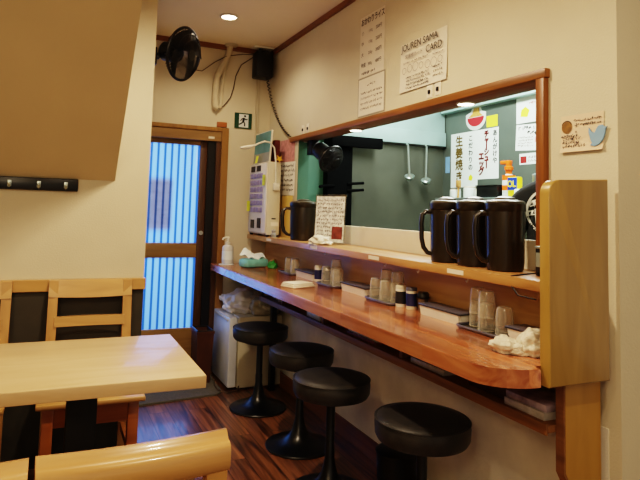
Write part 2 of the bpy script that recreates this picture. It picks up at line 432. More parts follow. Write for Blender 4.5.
# ------------------------------------------------------------------ door
d = thing('door_1', 'sliding entrance door with fluted glass', 'door'); d['kind'] = 'structure'; del d['category']
yd = YB+.035
obj('stile', MB().box(.975, 1.028, yd, yd+.035, .02, 1.69, .003), DOORZ, d)
obj('rail', MB().box(.36, .975, yd, yd+.035, .832, .937, .003), CHAIRR if False else DOORW, d)
obj('rail', MB().box(.36, .975, yd, yd+.035, 1.655, 1.69, .003), DOORW, d)
obj('rail', MB().box(.36, .975, yd, yd+.035, .02, .33, .003), DOORW, d)
def flutes(z0, z1):
    mb = MB(); n = 96; xs = [.4+(.975-.4)*i/n*1.0 for i in range(n+1)]
    y = [yd+.018+.003*math.sin(2*PI*x/.049) for x in xs]
    lo = [mb.b.verts.new((x, q, z0)) for x, q in zip(xs, y)]; hi = [mb.b.verts.new((x, q, z1)) for x, q in zip(xs, y)]
    for i in range(n): mb.b.faces.new([lo[i], lo[i+1], hi[i+1], hi[i]])
    return mb
obj('pane', flutes(.937, 1.655), GLAZE, d); obj('pane', flutes(.33, .832), GLAZE, d)
T = Matrix.Translation((1.003, yd-.003, 1.012)) @ Matrix.Rotation(PI/2, 4, 'X')
obj('finger_pull', MB().lathe([(.0, 0), (.013, 0), (.016, .003), (.016, .006), (.0, .006)], 20, mat=T), STEEL, d, label='round metal lock')
struct('trim_7', MB().box(1.028, 1.085, YB+.02, YB+.09, 0, 1.69), BLACK)       # dark leaf gap
struct('trim_8', MB().box(1.085, 1.12, YB+.0, YB+.05, 0, 1.69, .002), DOORZ)
struct('trim_9', MB().box(1.12, 1.172, YB-.02, YB+.06, 0, 1.795, .003), CASEW)
struct('trim_10', MB().box(.36, 1.12, YB-.02, YB+.06, 1.765, 1.795, .003), CASEW)
struct('trim_11', MB().box(.36, 1.12, YB-.012, YB+.06, 1.69, 1.765, .003), DOORW)
struct('trim_12', MB().box(.36, 1.172, YB-.005, YB+.09, 0, .02), DOORW)
o = obj('opening_hours_sheet', MB().sheet(.17, .37, 4, 8), TRANSLUCENT('pink_backlit_paper', '#b08a80', '#f0a890', .6, .2))
o.matrix_world = frame((.70, YB+.085, 1.215), (0, -1, 0)); tag(o, 'pinkish printed sheet seen through the fluted door glass', 'notice')
scrawl(o, INKR, [(-.075, .07, .15-.032*i) for i in range(10)], .02, z=.001, seed=5)
o = obj('door_sticker', MB().box(1.02, 1.065, YB-.0135, YB-.012, 1.707, 1.723), WHITE); tag(o, 'small white tag stuck on the dark header above the door', 'sticker')
o = obj('wood_block', MB().box(1.08, 1.155, YB-.016, YB, 1.80, 1.838, .002), CHAIRR); tag(o, 'small brown wooden block fixed above the door header', 'block')
# what is outside the door
struct('trim_13', MB().box(-.4, 2.2, 5.6, 5.65, -.05, 2.6), M('outside_wall', '#9fb4c8', .9))
struct('trim_14', MB().box(-.4, 2.2, 4.4, 5.6, -.06, -.005), M('outside_paving', '#8b8f93', .9))

# ------------------------------------------------------------------ counter, shelf, end boards
CT, CB = .80, .752
t = thing('counter', 'long reddish wooden counter with a rounded near corner along the serving window', 'counter', (1.28, 2.6, 0))
def loc(mb, t):
    bmesh.ops.translate(mb.b, verts=mb.b.verts, vec=-Vector(t.location)); return mb
r = .17
poly = [(1.49, 1.199), (1.49, 4.10), (1.065, 4.10)] + [(1.20+.135*math.cos(PI+PI/2*i/12), 1.283+.115*math.sin(PI+PI/2*i/12)) for i in range(13)] + [(1.207, 1.168), (1.207, 1.199)]
obj('worktop', loc(MB().prism(poly, CB, CT, bev=.006), t), COUNTER, t)
obj('back_board', loc(MB().box(1.478, 1.498, 1.23, 4.10, CT, .979), t), COUNTB, t)
obj('under_shelf', loc(MB().box(1.30, 1.494, 1.232, 3.66, .6, .622, .002), t), UNDERW, t)
obj('front_rail', loc(MB().box(1.292, 1.30, 1.232, 3.66, .594, .626, .002), t), UNDERW, t)
for y in (1.99, 2.72, 3.3): obj('divider', loc(MB().box(1.31, 1.494, y-.01, y+.01, .622, CB), t), UNDERW, t)
obj('end_bracket', loc(MB().box(1.385, 1.42, 3.655, 3.69, 0, CB), t), BLACK, t)
o = obj('serving_shelf', MB().box(1.33, 1.58, 1.235, 4.09, .98, 1.012, .003), SHELFW)
tag(o, 'raised wooden shelf board with pitchers along the window sill', 'shelf')
t = thing('end_panel', 'tall upright wooden panel closing the near end of the counter', 'panel', (1.37, 1.21, 0))
top = arc((1.235+.04, 1.305-.04), .04, PI, PI/2, 6)
poly = [(1.235, .748)] + top + [(1.463, 1.315), (1.463, .748)]
T = Matrix.Translation((-1.37, -.0125, 0)) @ Matrix.Rotation(PI/2, 4, 'X')
obj('board', MB().prism(poly, 0, .033, T, bev=.004), PANELW, t)
TP = Matrix.Translation((-1.37, 1.229-1.21, 0)) @ Matrix.Rotation(PI/2, 4, 'X')
obj('support_bracket', MB().prism([(1.332, .748), (1.332, .5), (1.468, .26), (1.499, .26), (1.499, .748)][:3] + [(1.468, .748)], 0, .028, TP), POSTW, t)
obj('edge_strip', MB().prism([(1.326, .748), (1.326, .497), (1.462, .257), (1.468, .26), (1.332, .5), (1.332, .748)], -.001, .027, TP), UNDERW, t, label='dark reddish edge of the lower post')
# labels and tiny hooks on the shelf
for i, (y, l) in enumerate(((3.62, 'below the ticket machine'), (2.9, 'below the menu card'), (2.25, 'midway between menu card and pitchers'), (1.68, 'below the three pitchers'))):
    o = obj('shelf_label', MB().box(-.0012, 0, -.045, .045, -.008, .008), PAPER)
    o.location = (1.3298, y, .997); scrawl_rows = None
    tag(o, 'small white label strip on the shelf edge ' + l, 'label', 'label strips on the shelf edge')
hk = None
for y, l in ((2.83, 'far one, near the menu card'), (2.21, 'middle one, over the third tray of glasses'), (1.96, 'one over the pepper mill'), (1.66, 'near one, under the pitchers')):
    if hk is None:
        hk = obj('cup_hook', MB().tube([(0, 0, .012), (0, 0, 0), (-.005, 0, -.006), (-.009, 0, 0)], .0022, 6), WHITE); o = hk
    else:
        o = hk.copy(); C.objects.link(o)
    o.location = (1.37, y, .968); tag(o, 'tiny white hook under the shelf, ' + l, 'hook', 'tiny hooks under the shelf')

# ------------------------------------------------------------------ stools
def stool(label, loc, rz=0):
    t = thing('bar_stool', label, 'stool', loc, rz, 'round black counter stools')
    obj('seat', MB().lathe([(0, 0.4090), (.14, 0.4090), (.158, 0.4130), (.166, 0.4270), (.168, 0.4620), (.165, 0.4770), (.155, 0.4865), (.12, 0.4920), (0, 0.4950)], 48), VINYL, t)
    obj('piping', MB().lathe([(.163, .4755), (.1685, .478), (.1685, .482), (.163, .4835), (.158, .481)], 48, cap=False), VINYL, t)
    obj('seat_plate', MB().lathe([(0, .392), (.10, .392), (.12, .409), (0, .409)], 32), BLACKM, t)
    obj('pole', MB().lathe([(.021, .05), (.021, .20), (.019, .205), (.019, .397)], 20), BLACKM, t)
    obj('base', MB().lathe([(0, 0), (.168, 0), (.172, .006), (.168, .012), (.13, .02), (.085, .033), (.055, .055), (.036, .085), (.026, .12), (.021, .15), (0, .15)], 48), BLACKM, t)
    return t
s0 = stool('black round stool in front of the small fridge', (1.205, 3.37, 0))
dup(s0, (1.22, 2.775, 0), .6, 'second black round stool from the fridge, partly behind the third')
dup(s0, (1.147, 2.276, 0), 1.1, 'third black round stool from the fridge, standing furthest into the aisle')
dup(s0, (1.238, 1.738, 0), 1.9, 'largest-looking black round stool, near the rounded end of the counter')
t = thing('waste_bin', 'low dark round bin on the floor by the counter wall, between two stools', 'bin', (1.385, 2.12, 0))
obj('body', MB().lathe([(0, 0), (.078, 0), (.086, .18), (.088, .2), (.084, .2), (.08, .18), (.0, .17)], 32), BLACK, t)
obj('lid', MB().lathe([(.089, .196), (.091, .205), (.07, .216), (.0, .22)], 32), BLACK, t)

# ------------------------------------------------------------------ fridge, bags, bin, mat
t = thing('mini_fridge', 'small white fridge under the far end of the counter', 'fridge', (1.31, 3.93, 0))
obj('cabinet', loc(MB().box(1.18, 1.49, 3.73, 4.14, .012, .475, .006), t), FRIDGE, t)
dr = obj('door', loc(MB().box(1.115, 1.172, 3.73, 4.14, .02, .472, .008), t), FRIDGED, t, label='white fridge door facing the aisle')
obj('handle', loc(MB().box(1.109, 1.117, 3.76, 4.09, .445, .46, .003), t), FRIDGE, dr)
for x, y in ((1.23, 3.76), (1.44, 3.76), (1.23, 4.09), (1.44, 4.09)): obj('foot', loc(MB().lathe([(0, 0), (.014, 0), (.014, .014), (0, .014)], 12, (x, y, 0)), t), BLACK, t)
t = thing('plastic_bag', 'crumpled white plastic bag lying on top of the fridge', 'bag', (1.27, 3.97, .478))
obj('bag_body', MB().blob(.15, .14, .095, .25, 3.5, 5, True, 3, (0, 0, .0525)), BAGM, t)
obj('knot', MB().blob(.035, .03, .025, .5, 6, 3, False, 9, (-.1, .1, .075)), BAGM, t)
t = thing('cloth_bag', 'dull tan bag on the fridge beside the white plastic bag', 'bag', (1.385, 3.79, .478))
obj('bag_body', MB().blob(.11, .08, .08, .25, 3.5, 5, True, 14, (0, 0, .0445)), BAGG, t)
obj('strap', MB().tube([(-.05, -.04, .05), (-.02, -.06, .085), (.03, -.04, .08), (.06, -.02, .04)], .006, 6), BAGG, t)
o = obj('paper_bundle', MB().blob(.06, .12, .045, .4, 5, 4, True, 21, (0, 0, .025)), BAGM); o.location = (1.40, 3.45, .622)
tag(o, 'pale crumpled bundle in the far end of the shelf under the counter', 'bundle')
t = thing('trash_bin', 'dark brown waste bin standing on the mat beside the fridge', 'bin', (1.0, 3.99, .012))
def sq(hw, hd, z): return [(-hw, -hd, z), (hw, -hd, z), (hw, hd, z), (-hw, hd, z)]
mb = MB(); rings = [[mb.b.verts.new(p) for p in sq(*q)] for q in ((.045, .075, 0), (.058, .09, .33), (.062, .094, .33), (.062, .094, .345), (.052, .084, .345), (.042, .07, .02))]
for a_, b_ in zip(rings, rings[1:]):
    for i in range(4): mb.b.faces.new([a_[i], a_[(i+1) % 4], b_[(i+1) % 4], b_[i]])
mb.b.faces.new(rings[0]); mb.b.faces.new(rings[-1])
obj('bucket', mb, BIN, t, False)
obj('liner', MB().tube([(-.053, -.085, .347), (.053, -.085, .347), (.053, .085, .347), (-.053, .085, .347), (-.053, -.085, .347)], .006, 6), BLACK, t)
o = obj('blue_wrapper', MB().blob(.03, .03, .03, .6, 7, 3, False, 4), BLUEP); o.location = (1.10, 4.06, .375); o.location = (1.1, 4.095, .40)
C.objects.unlink(o); bpy.data.objects.remove(o)
o = obj('door_mat', MB().prism([(.43, 3.60), (.95, 3.66)] + arc((.98, 3.76), .1, -PI/2, 0, 5) + [(1.10, 4.12), (.43, 4.12)], .0, .012, bev=.004), MATG)
tag(o, 'grey floor mat lying inside the entrance door', 'mat')
t = thing('power_cord', 'black power cord looping over the mat in front of the fridge', 'cord', (1.1, 3.7, .0))
pts = [(1.16, 4.13, .05), (1.11, 4.0, .018), (1.06, 3.85, .018), (1.05, 3.72, .018), (1.10, 3.66, .014), (1.17, 3.69, .012), (1.2, 3.74, .03)]
obj('cord', MB().tube([Vector(p)-Vector((1.1, 3.7, 0)) for p in pts], .004, 6), CABLED, t)

# ------------------------------------------------------------------ table and chairs
t = thing('dining_table', 'pale wooden dining table with one black column leg', 'table', (.12, 2.015, 0))
obj('tabletop', MB().box(-.66, .33, -.295, .295, .663, .70, .003), TABLEW, t)
obj('column', MB().box(-.045, .045, -.045, .045, .03, .64, .003), M('matt_black_steel', '#050505', .6), t)
obj('mounting_plate', MB().box(-.2, .2, -.2, .2, .64, .663), BLACKM, t)
obj('foot_plate', MB().box(-.22, .22, -.22, .22, 0, .03, .006), BLACKM, t)
def chair(label, loc_, rz, m, mz, rail, seatm, W=.183, H=.845, group=None):
    """back at local +Y, seat front at local -Y"""
    t = thing('dining_chair', label, 'chair', loc_, rz, group)
    obj('seat', MB().box(-.205, .205, -.2, .2, .405, .425, .006), seatm, t)
    for s_ in (-1, 1):
        obj('leg', MB().box(s_*.16-.021, s_*.16+.021, -.185, -.143, 0, .405, .003), rail, t)
        b0, b1 = Vector((s_*.165, .185, 0)), Vector((s_*(W-.02), .255, H))
        mb = MB()
        sec = [(.165, .20, 0), (.165, .188, .42), (W-.02, .225, .62), (W-.02, .262, H-.002)]
        q = []
        for x, y, z in sec: q.append([mb.b.verts.new((s_*x+dx, y+dy, z)) for dx, dy in ((-.02, -.016), (.02, -.016), (.02, .016), (-.02, .016))])
        for a_, b_ in zip(q, q[1:]):
            for i in range(4): mb.b.faces.new([a_[i], a_[(i+1) % 4], b_[(i+1) % 4], b_[i]])
        mb.b.faces.new(q[0]); mb.b.faces.new(q[-1])
        obj('back_post', mb, mz, t, False)
        obj('side_rail', MB().box(s_*.163-.011, s_*.163+.011, -.145, .19, .34, .405), rail, t)
        obj('stretcher', MB().box(s_*.163-.009, s_*.163+.009, -.145, .19, .17, .2), rail, t)
    obj('front_rail', MB().box(-.14, .14, -.178, -.156, .33, .405), rail, t)
    obj('rear_rail', MB().box(-.145, .145, .178, .2, .34, .405), rail, t)
    def slat(name, z0, z1, y0, y1, w, arch):
        mb = MB(); n = 10; f = []
        for i in range(n+1):
            u = i/n*2-1; x = u*w; bow = .012*(1-u*u); zl = z0 - arch*(1-u*u)
            f.append([mb.b.verts.new(p) for p in ((x, y0-.011+bow, zl), (x, y0+.011+bow, zl), (x, y1+.011+bow, z1), (x, y1-.011+bow, z1))])
        for a_, b_ in zip(f, f[1:]):
            for i in range(4): mb.b.faces.new([a_[i], a_[(i+1) % 4], b_[(i+1) % 4], b_[i]])
        mb.b.faces.new(f[0]); mb.b.faces.new(f[-1]); obj(name, mb, m, t)
    slat('top_slat', H-.073, H, .238, .262, W, .008)
    slat('back_slat', H-.205, H-.162, .215, .222, W-.03, 0)
    return t
grp = 'light wooden chairs around the table'
c0 = chair('light wooden slat-back chair behind the table, against the dark wainscot', (.187, 2.652, 0), 0, CHAIRW, CHAIRZ, CHAIRR, CHAIRW, group=grp)
dup(c0, (-.33, 2.652, 0), 0, 'light wooden chair behind the table, cut off by the picture edge')
def near_chair(label, loc_, rz):
    """seen from behind: thick rounded top rail, back at local -Y"""
    t = thing('dining_chair', label, 'chair', loc_, rz, grp)
    n = 14; mb = MB(); f = []
    prof = [(-.034, .698), (-.026, .688), (.0, .688), (.012, .70), (.014, .745), (.006, .757), (-.004, .7585), (-.011, .752), (-.016, .744), (-.024, .742), (-.031, .737), (-.0345, .728)]
    for i in range(n+1):
        u = i/n*2-1; x = u*.174; bow = -.012*(1-u*u)
        f.append([mb.b.verts.new((x, y+bow, z)) for y, z in prof])
    k = len(prof)
    for a_, b_ in zip(f, f[1:]):
        for i in range(k): mb.b.faces.new([a_[i], a_[(i+1) % k], b_[(i+1) % k], b_[i]])
    mb.b.faces.new(f[0]); mb.b.faces.new(f[-1]); obj('top_rail', mb, HONEYW, t, True, angle=50)
    obj('seat', MB().box(-.162, .162, .0, .39, .405, .43, .008), HONEYW, t)
    for s_ in (-1, 1):
        mb = MB(); q = []
        for y, z in ((-.01, 0), (.012, .42), (-.012, .6), (-.02, .69)): q.append([mb.b.verts.new((s_*.148+dx, y+dy, z)) for dx, dy in ((-.02, -.014), (.02, -.014), (.02, .014), (-.02, .014))])
        for a_, b_ in zip(q, q[1:]):
            for i in range(4): mb.b.faces.new([a_[i], a_[(i+1) % 4], b_[(i+1) % 4], b_[i]])
        mb.b.faces.new(q[0]); mb.b.faces.new(q[-1]); obj('back_post', mb, HONEYZ, t, False)
        obj('leg', MB().box(s_*.14-.019, s_*.14+.019, .34, .378, 0, .405, .003), HONEYZ, t)
        obj('side_rail', MB().box(s_*.14-.01, s_*.14+.01, .02, .345, .345, .405), HONEYW, t)
    for x in (-.1, -.034, .034, .1): obj('spindle', MB().box(x-.011, x+.011, -.012, .006, .47, .69, .002), HONEYZ, t)
    obj('back_rail', MB().box(-.13, .13, -.012, .01, .45, .475), HONEYW, t)
    obj('front_rail', MB().box(-.125, .125, .35, .372, .345, .405), HONEYW, t)
    return t
near_chair('honey wooden chair on the near side of the table, back rail towards the viewer', (.171, 1.14, 0), .055)
o = near_chair('honey wooden chair at lower left, cut off beside its twin', (-.187, 1.128, 0), .0)

# ------------------------------------------------------------------ coat rack, fans, ceiling light
t = thing('coat_rail', 'black wall coat rack with metal hooks under the stair', 'coat rack', (-.11, 2.949, 1.285))
obj('board', MB().box(-.213, .213, -.018, 0, -.029, .029, .004), BLACKM, t)
for x in (-.198, -.079, .043, .159):
    h = obj('hook', MB().box(x-.0085, x+.0085, -.023, -.018, -.016, .014, .002), STEEL, t, label='metal hook')
    obj('hook_tip', MB().tube([(x, -.022, -.012), (x, -.034, -.016), (x, -.042, -.006)], .005, 8).blob(.007, .007, .007, 0, 1, 2, False, 0, (x, -.042, -.004)), STEEL, h)

def fan(name, label, center, axis, R_, mount, mat_body=BLACK):
    t = thing(name, label, 'fan', center)
    rot = Vector((0, 0, 1)).rotation_difference(Vector(axis)).to_matrix().to_4x4()
    def put(mb): bmesh.ops.transform(mb.b, matrix=rot, verts=mb.b.verts); return mb
    obj('motor_housing', put(MB().lathe([(0, -.15), (.04, -.148), (.055, -.13), (.058, -.06), (.045, -.03), (0, -.03)], 28)), mat_body, t)
    cg = MB(); k = R_
    prof_f = [(.03, .052), (k*.5, .05), (k*.85, .03), (k, .0)]; prof_b = [(k, 0), (k*.85, -.035), (k*.5, -.05), (.05, -.052)]
    for i in range(44):
        a_ = 2*PI*i/44
        for pr in (prof_f, prof_b): cg.tube([(q*math.cos(a_+.5*(k-q)/k), q*math.sin(a_+.5*(k-q)/k), z) for q, z in pr], .0018, 4)
    for q, z in ((k*.55, .049), (k*.78, .036)):
        cg.tube([(q*math.cos(2*PI*i/32), q*math.sin(2*PI*i/32), z) for i in range(33)], .0014, 4)
    obj('cage', put(cg), DARKG, t)
    obj('rim', put(MB().tube([(k*math.cos(2*PI*i/40), k*math.sin(2*PI*i/40), 0) for i in range(41)], .008, 8)), mat_body, t)
    obj('badge', put(MB().lathe([(0, .05), (.032, .05), (.03, .058), (0, .06)], 20)), DARKG, t)
    bl = []
    for i in range(4):
        mb = MB(); a0 = 2*PI*i/4; g = []
        for u in range(7):
            q = .025 + (k-.035)*u/6
            row = []
            for w_ in range(5):
                f = w_/4-.5; ang = a0 + f*(1.0+.45*u/6); row.append(mb.b.verts.new((q*math.cos(ang), q*math.sin(ang), .008 - f*.05)))
            g.append(row)
        for a_, b_ in zip(g, g[1:]):
            for w_ in range(4): mb.b.faces.new([a_[w_], a_[w_+1], b_[w_+1], b_[w_]])
        obj('blade', put(mb), DARKG, t)
    back = rot @ Vector((0, 0, -.14))
    mnt = Vector(mount) - Vector(center)
    obj('arm', MB().tube([rot @ Vector((0, 0, -.1)), back, (back+mnt)/2 + Vector((0, 0, -.02)), mnt], .016, 10), mat_body, t)
    dv = .035
    obj('bracket', MB().box(mnt.x-.03, mnt.x+.03, mnt.y-dv, mnt.y+dv, mnt.z-.05, mnt.z+.05, .006), mat_body, t)
    return t
fan('wall_fan', 'black caged wall fan sticking out beside the left wall', (.625, 3.2, 2.06), (.72, -.72, -.22), .148, (.46, 3.3, 2.05))
fan('window_fan', 'black caged fan hanging under the serving window lintel', (1.62, 3.30, 1.535), (.3, -.78, -.5), .088, (1.575, 3.49, 1.62))
t = thing('ceiling_downlight', 'small round recessed ceiling light glowing near the door', 'ceiling light', (.962, 3.5, ZC))
obj('trim_ring', MB().lathe([(.047, 0), (.06, -.002), (.06, -.006), (.047, -.008)], 32, cap=False), WHITE, t)
obj('lamp_face', MB().lathe([(0, -.004), (.047, -.004), (.047, -.001), (0, -.001)], 32), LAMP, t)
for y, l in ((3.60, 'farthest round spotlight, at the corner end of the window lintel'), (2.86, 'middle round spotlight under the window lintel, above the menu stand'), (1.905, 'near round spotlight under the window lintel')):
    t = thing('lintel_spotlight', l, 'spotlight', (1.555, y, 1.668), 0, 'spotlights under the window lintel')
    obj('trim_ring', MB().lathe([(.033, 0), (.04, -.002), (.04, -.006), (.033, -.008)], 28, cap=False), WHITE, t)
    obj('lamp_face', MB().lathe([(0, -.006), (.034, -.006), (.034, -.001), (0, -.001)], 28), LAMPW, t)

# ------------------------------------------------------------------ back wall bits
t = thing('drain_pipe', 'ivory wrapped pipes running down the wall above the door', 'pipe', (1.07, YB, 1.95))
def rel(pts, o): return [Vector(p)-Vector(o) for p in pts]
po = (1.07, YB, 1.95)
obj('pipe', MB().tube(rel([(1.15, 4.12, 2.424), (1.145, 4.12, 2.36), (1.10, 4.12, 2.26), (1.06, 4.122, 2.17), (1.052, 4.122, 2.02), (1.056, 4.122, 1.95), (1.075, 4.122, 1.935)], po), .024, 12), CABLEW, t)
obj('pipe', MB().tube(rel([(1.165, 4.13, 2.424), (1.15, 4.13, 2.33), (1.115, 4.13, 2.22), (1.105, 4.132, 2.10), (1.10, 4.132, 1.96), (1.085, 4.132, 1.935)], po), .014, 10), CABLEW, t)
obj('ceiling_collar', MB().lathe([(0, 0), (.045, 0), (.05, .012), (0, .012)], 20, (1.155-po[0], 4.105-po[1], 2.412-po[2])), CABLEW, t)
t = thing('wall_cable', 'dark cable from the fan sagging along the wall to the pipe', 'cable', (.87, 4.14, 2.2))
obj('cord', MB().tube(rel([(.78, 4.14, 2.24), (.873, 4.14, 2.208), (.95, 4.14, 2.205), (1.042, 4.14, 2.283), (1.12, 4.10, 2.33), (1.25, 4.12, 2.368), (1.33, 4.12, 2.375)], (.87, 4.14, 2.2)), .0032, 6), CABLED, t)
t = thing('speaker_cable', 'thin dark cable curving from pipe foot up to the black speaker', 'cable', (1.12, 4.14, 1.96))
obj('cord', MB().tube(rel([(1.09, 4.14, 1.945), (1.125, 4.14, 1.96), (1.175, 4.14, 2.03), (1.195, 4.14, 2.1), (1.21, 4.14, 2.2), (1.25, 4.14, 2.29), (1.34, 4.12, 2.36)], (1.12, 4.14, 1.96)), .0036, 6), CABLED, t)
t = thing('wall_speaker', 'black box speaker mounted high in the corner', 'speaker', (1.40, 4.06, 2.30))
obj('cabinet', MB().box(-.072, .06, -.06, .06, -.115, .085, .012), BLACK, t)
obj('grille', MB().box(-.064, .052, -.066, -.058, -.105, .07, .004), DARKG, t)
obj('mount_arm', MB().tube([(-.03, .0, .08), (-.03, .0, .124)], .012, 10), BLACKM, t)
obj('ceiling_plate', MB().box(-.09, .07, -.04, .04, .112, .124, .002), WHITE, t, label='white mounting plate')
t = thing('coiled_cord', 'black coiled cord dropping from the speaker to the window corner', 'cord', (1.43, 4.0, 2.18))
P0, P1, P2 = Vector((1.42, 4.02, 2.19)), Vector((1.47, 4.0, 1.86)), Vector((1.488, 3.70, 1.715))
pts = []
for i in range(561):
    u = i/560; c = (1-u)**2*P0 + 2*u*(1-u)*P1 + u*u*P2; a_ = u*2*PI*22
    pts.append(c + .014*Vector((math.cos(a_)*.6, math.sin(a_), math.sin(a_)*.35)) - Vector((1.43, 4.0, 2.18)))
obj('cord', MB().tube(pts, .0034, 5), BLACK, t)
t = thing('conduit', 'thin ivory cable running straight down the corner below the speaker', 'cable', (1.38, 4.14, 1.8))
obj('cord', MB().tube([(.0, .0, .42), (.0, 0, .2), (.005, 0, -.1)], .005, 6), CABLEW, t); obj('cord', MB().tube([(.022, .0, .42), (.022, 0, .1), (.026, 0, -.1)], .004, 6), CABLEW, t)
t = poster('exit_sign', 'green and white emergency exit sign with running figure above the counter end', 'sign', (1.283, YB-.008, 1.863), (0, -1, 0), .135, .118, EXITG)
obj('sign_box', MB().box(-.0675, .0675, -.059, .059, -.008, -.001), EXITG, t)
obj('pictogram_panel', flat([(-.034, -.05), (.040, -.05), (.040, .05), (-.034, .05)], .001), WHITEP, t)
fg = MB()
def limb(pts, w_):
    for (x0, y0), (x1, y1) in zip(pts, pts[1:]):
        dx, dy = x1-x0, y1-y0; l = math.hypot(dx, dy); px, py = -dy/l*w_, dx/l*w_
        fg.quad([(x0-px, y0-py, .0022), (x1-px, y1-py, .0022), (x1+px, y1+py, .0022), (x0+px, y0+py, .0022)])
limb([(.006, .022), (-.002, -.006)], .0085); limb([(-.002, -.006), (.012, -.02), (.01, -.042)], .005); limb([(-.002, -.006), (-.016, -.022), (-.034, -.03)], .005)
limb([(.006, .018), (.022, .008), (.032, .016)], .0038); limb([(.004, .02), (-.014, .012), (-.022, -.004)], .0038)
hd = ring(0, .0085, .0022, 16); bmesh.ops.translate(hd.b, verts=hd.b.verts, vec=(.012, .036, 0))
obj('running_figure', fg, BLACK, t, False); obj('figure_head', hd, BLACK, t, False)

# ------------------------------------------------------------------ ticket machine and its neighbours
t = thing('ticket_machine', 'cream meal-ticket machine with lavender buttons at the far end of the shelf', 'ticket machine', (1.40, 3.88, 1.012))
obj('casing', MB().box(-.065, .03, -.19, .19, .012, .515, .008), CREAM, t)
obj('front_panel', MB().box(-.073, -.064, -.18, .185, .025, .505, .003), WHITE, t)
for i in range(6):
    for j in range(4): obj('button', MB().box(-.079, -.072, -.115+j*.07, -.055+j*.07, .405-i*.048, .440-i*.048, .003), LAV, t)
obj('display', MB().box(-.076, -.072, -.06, .03, .455, .495), BLACK, t); obj('display', MB().box(-.076, -.072, .06, .15, .455, .495), BLACK, t)
obj('coin_slot', MB().box(-.077, -.072, -.09, -.02, .055, .125), BLACK, t); obj('bill_slot', MB().box(-.077, -.072, .05, .12, .05, .11), BLACK, t)
obj('label_strip', MB().box(-.03, .0, -.1915, -.19, .12, .128), INK, t); obj('label_strip', MB().box(-.035, .02, -.1915, -.19, .075, .1), PAPER, t)
for x in (-.05, .015):
    for y in (-.17, .17): obj('foot', MB().lathe([(0, 0), (.012, 0), (.012, .013), (0, .013)], 10, (x, y, 0)), BLACK, t)
for (y, z, w_, h_, l) in ((3.735, 1.40, .05, .075, 'upper yellow note on the ticket machine edge'), (4.05, 1.22, .07, .075, 'lower yellow note hanging off the far edge of the ticket machine')):
    o = obj('sticky_note', MB().sheet(w_, h_, 3, 3), YEL); o.matrix_world = frame((1.318, y, z), (-1, 0, 0)); tag(o, l, 'note', 'yellow notes around the ticket machine')
o = obj('sticky_note', MB().sheet(.05, .055, 3, 3), YEL); o.matrix_world = frame((1.33, 3.93, 1.555), (-1, 0, .2)); tag(o, 'yellow note standing on top of the ticket machine', 'note', 'yellow notes around the ticket machine')
t = thing('picture_board', 'teal and grey picture board leaning on top of the ticket machine', 'board', (1.36, 3.9, 1.53))
T = Matrix.Rotation(.06, 4, 'Y')
obj('board', MB().box(-.006, .006, -.165, .175, .0, .225, .002, T), WHITE, t); obj('picture', MB().box(-.008, -.006, -.16, .17, .07, .22, 0, T), TEAL, t, label='teal picture')
obj('caption', MB().box(-.008, -.006, -.16, .17, .005, .07, 0, T), M('grey_print', '#8f8f80', .6, var=.1), t)
o = obj('red_folder', MB().box(-.02, .02, -.1, .1, 0, .16, .002), DRED); o.location = (1.43, 3.88, 1.53); tag(o, 'dark red folder behind the teal picture board', 'folder')
t = thing('gooseneck_lamp', 'white gooseneck lamp arching over the ticket machine', 'lamp', (1.39, 3.67, 1.35))
o_ = (1.39, 3.67, 1.35)
obj('neck', MB().tube(rel([(1.385, 3.67, 1.37), (1.38, 3.67, 1.53), (1.366, 3.67, 1.62), (1.335, 3.67, 1.655), (1.295, 3.67, 1.66), (1.25, 3.67, 1.642), (1.214, 3.67, 1.622)], o_), .0065, 8), WHITE, t)
obj('lamp_head', MB().tube(rel([(1.22, 3.67, 1.625), (1.19, 3.67, 1.615), (1.15, 3.67, 1.607), (1.125, 3.67, 1.605)], o_), [.008, .014, .013, .006], 12), WHITE, t)
obj('clip', MB().box(-.02, .02, -.012, .018, -.02, .03, .003), WHITE, t)
o = obj('yellow_star', MB().prism([((.03 if k % 2 else .012)*math.sin(k*PI/5), (.03 if k % 2 else .012)*math.cos(k*PI/5)) for k in range(10)], 0, .003), M('yellow_card', '#d8a72c', .6)); o.matrix_world = frame((1.40, 3.655, 1.545), (0, -1, 0)); tag(o, 'small yellow star tag beside the lamp neck', 'tag')
o = poster('pink_flyer', 'small pink printed flyer on the wall at the window corner', 'flyer', (1.497, 3.76, 1.615), (-1, 0, 0), .28, .165, PINK)
o = poster('handwritten_note', 'white sheet with handwritten lines on the wall left of the window', 'note', (1.496, 3.78, 1.42), (-1, 0, 0), .36, .235, M('bright_paper', '#f0ece2', .8), tilt=-.03)
scrawl(o, INK, [(-.15, .15, .09-.034*i) for i in range(6)], .018, seed=11)
o = poster('yellow_sheet', 'yellowish paper sheet standing behind the far pitcher', 'paper', (1.48, 3.73, 1.155), (-1, 0, 0), .28, .285, PAPERY)
o = obj('small_figurine', MB().lathe([(0, 0), (.018, 0), (.02, .02), (.012, .03), (.016, .045), (0, .055)], 16), M('grey_ceramic', '#8a8782', .4)); o.location = (1.37, 3.64, 1.012); tag(o, 'tiny grey ornament on the shelf in front of the ticket machine', 'ornament')

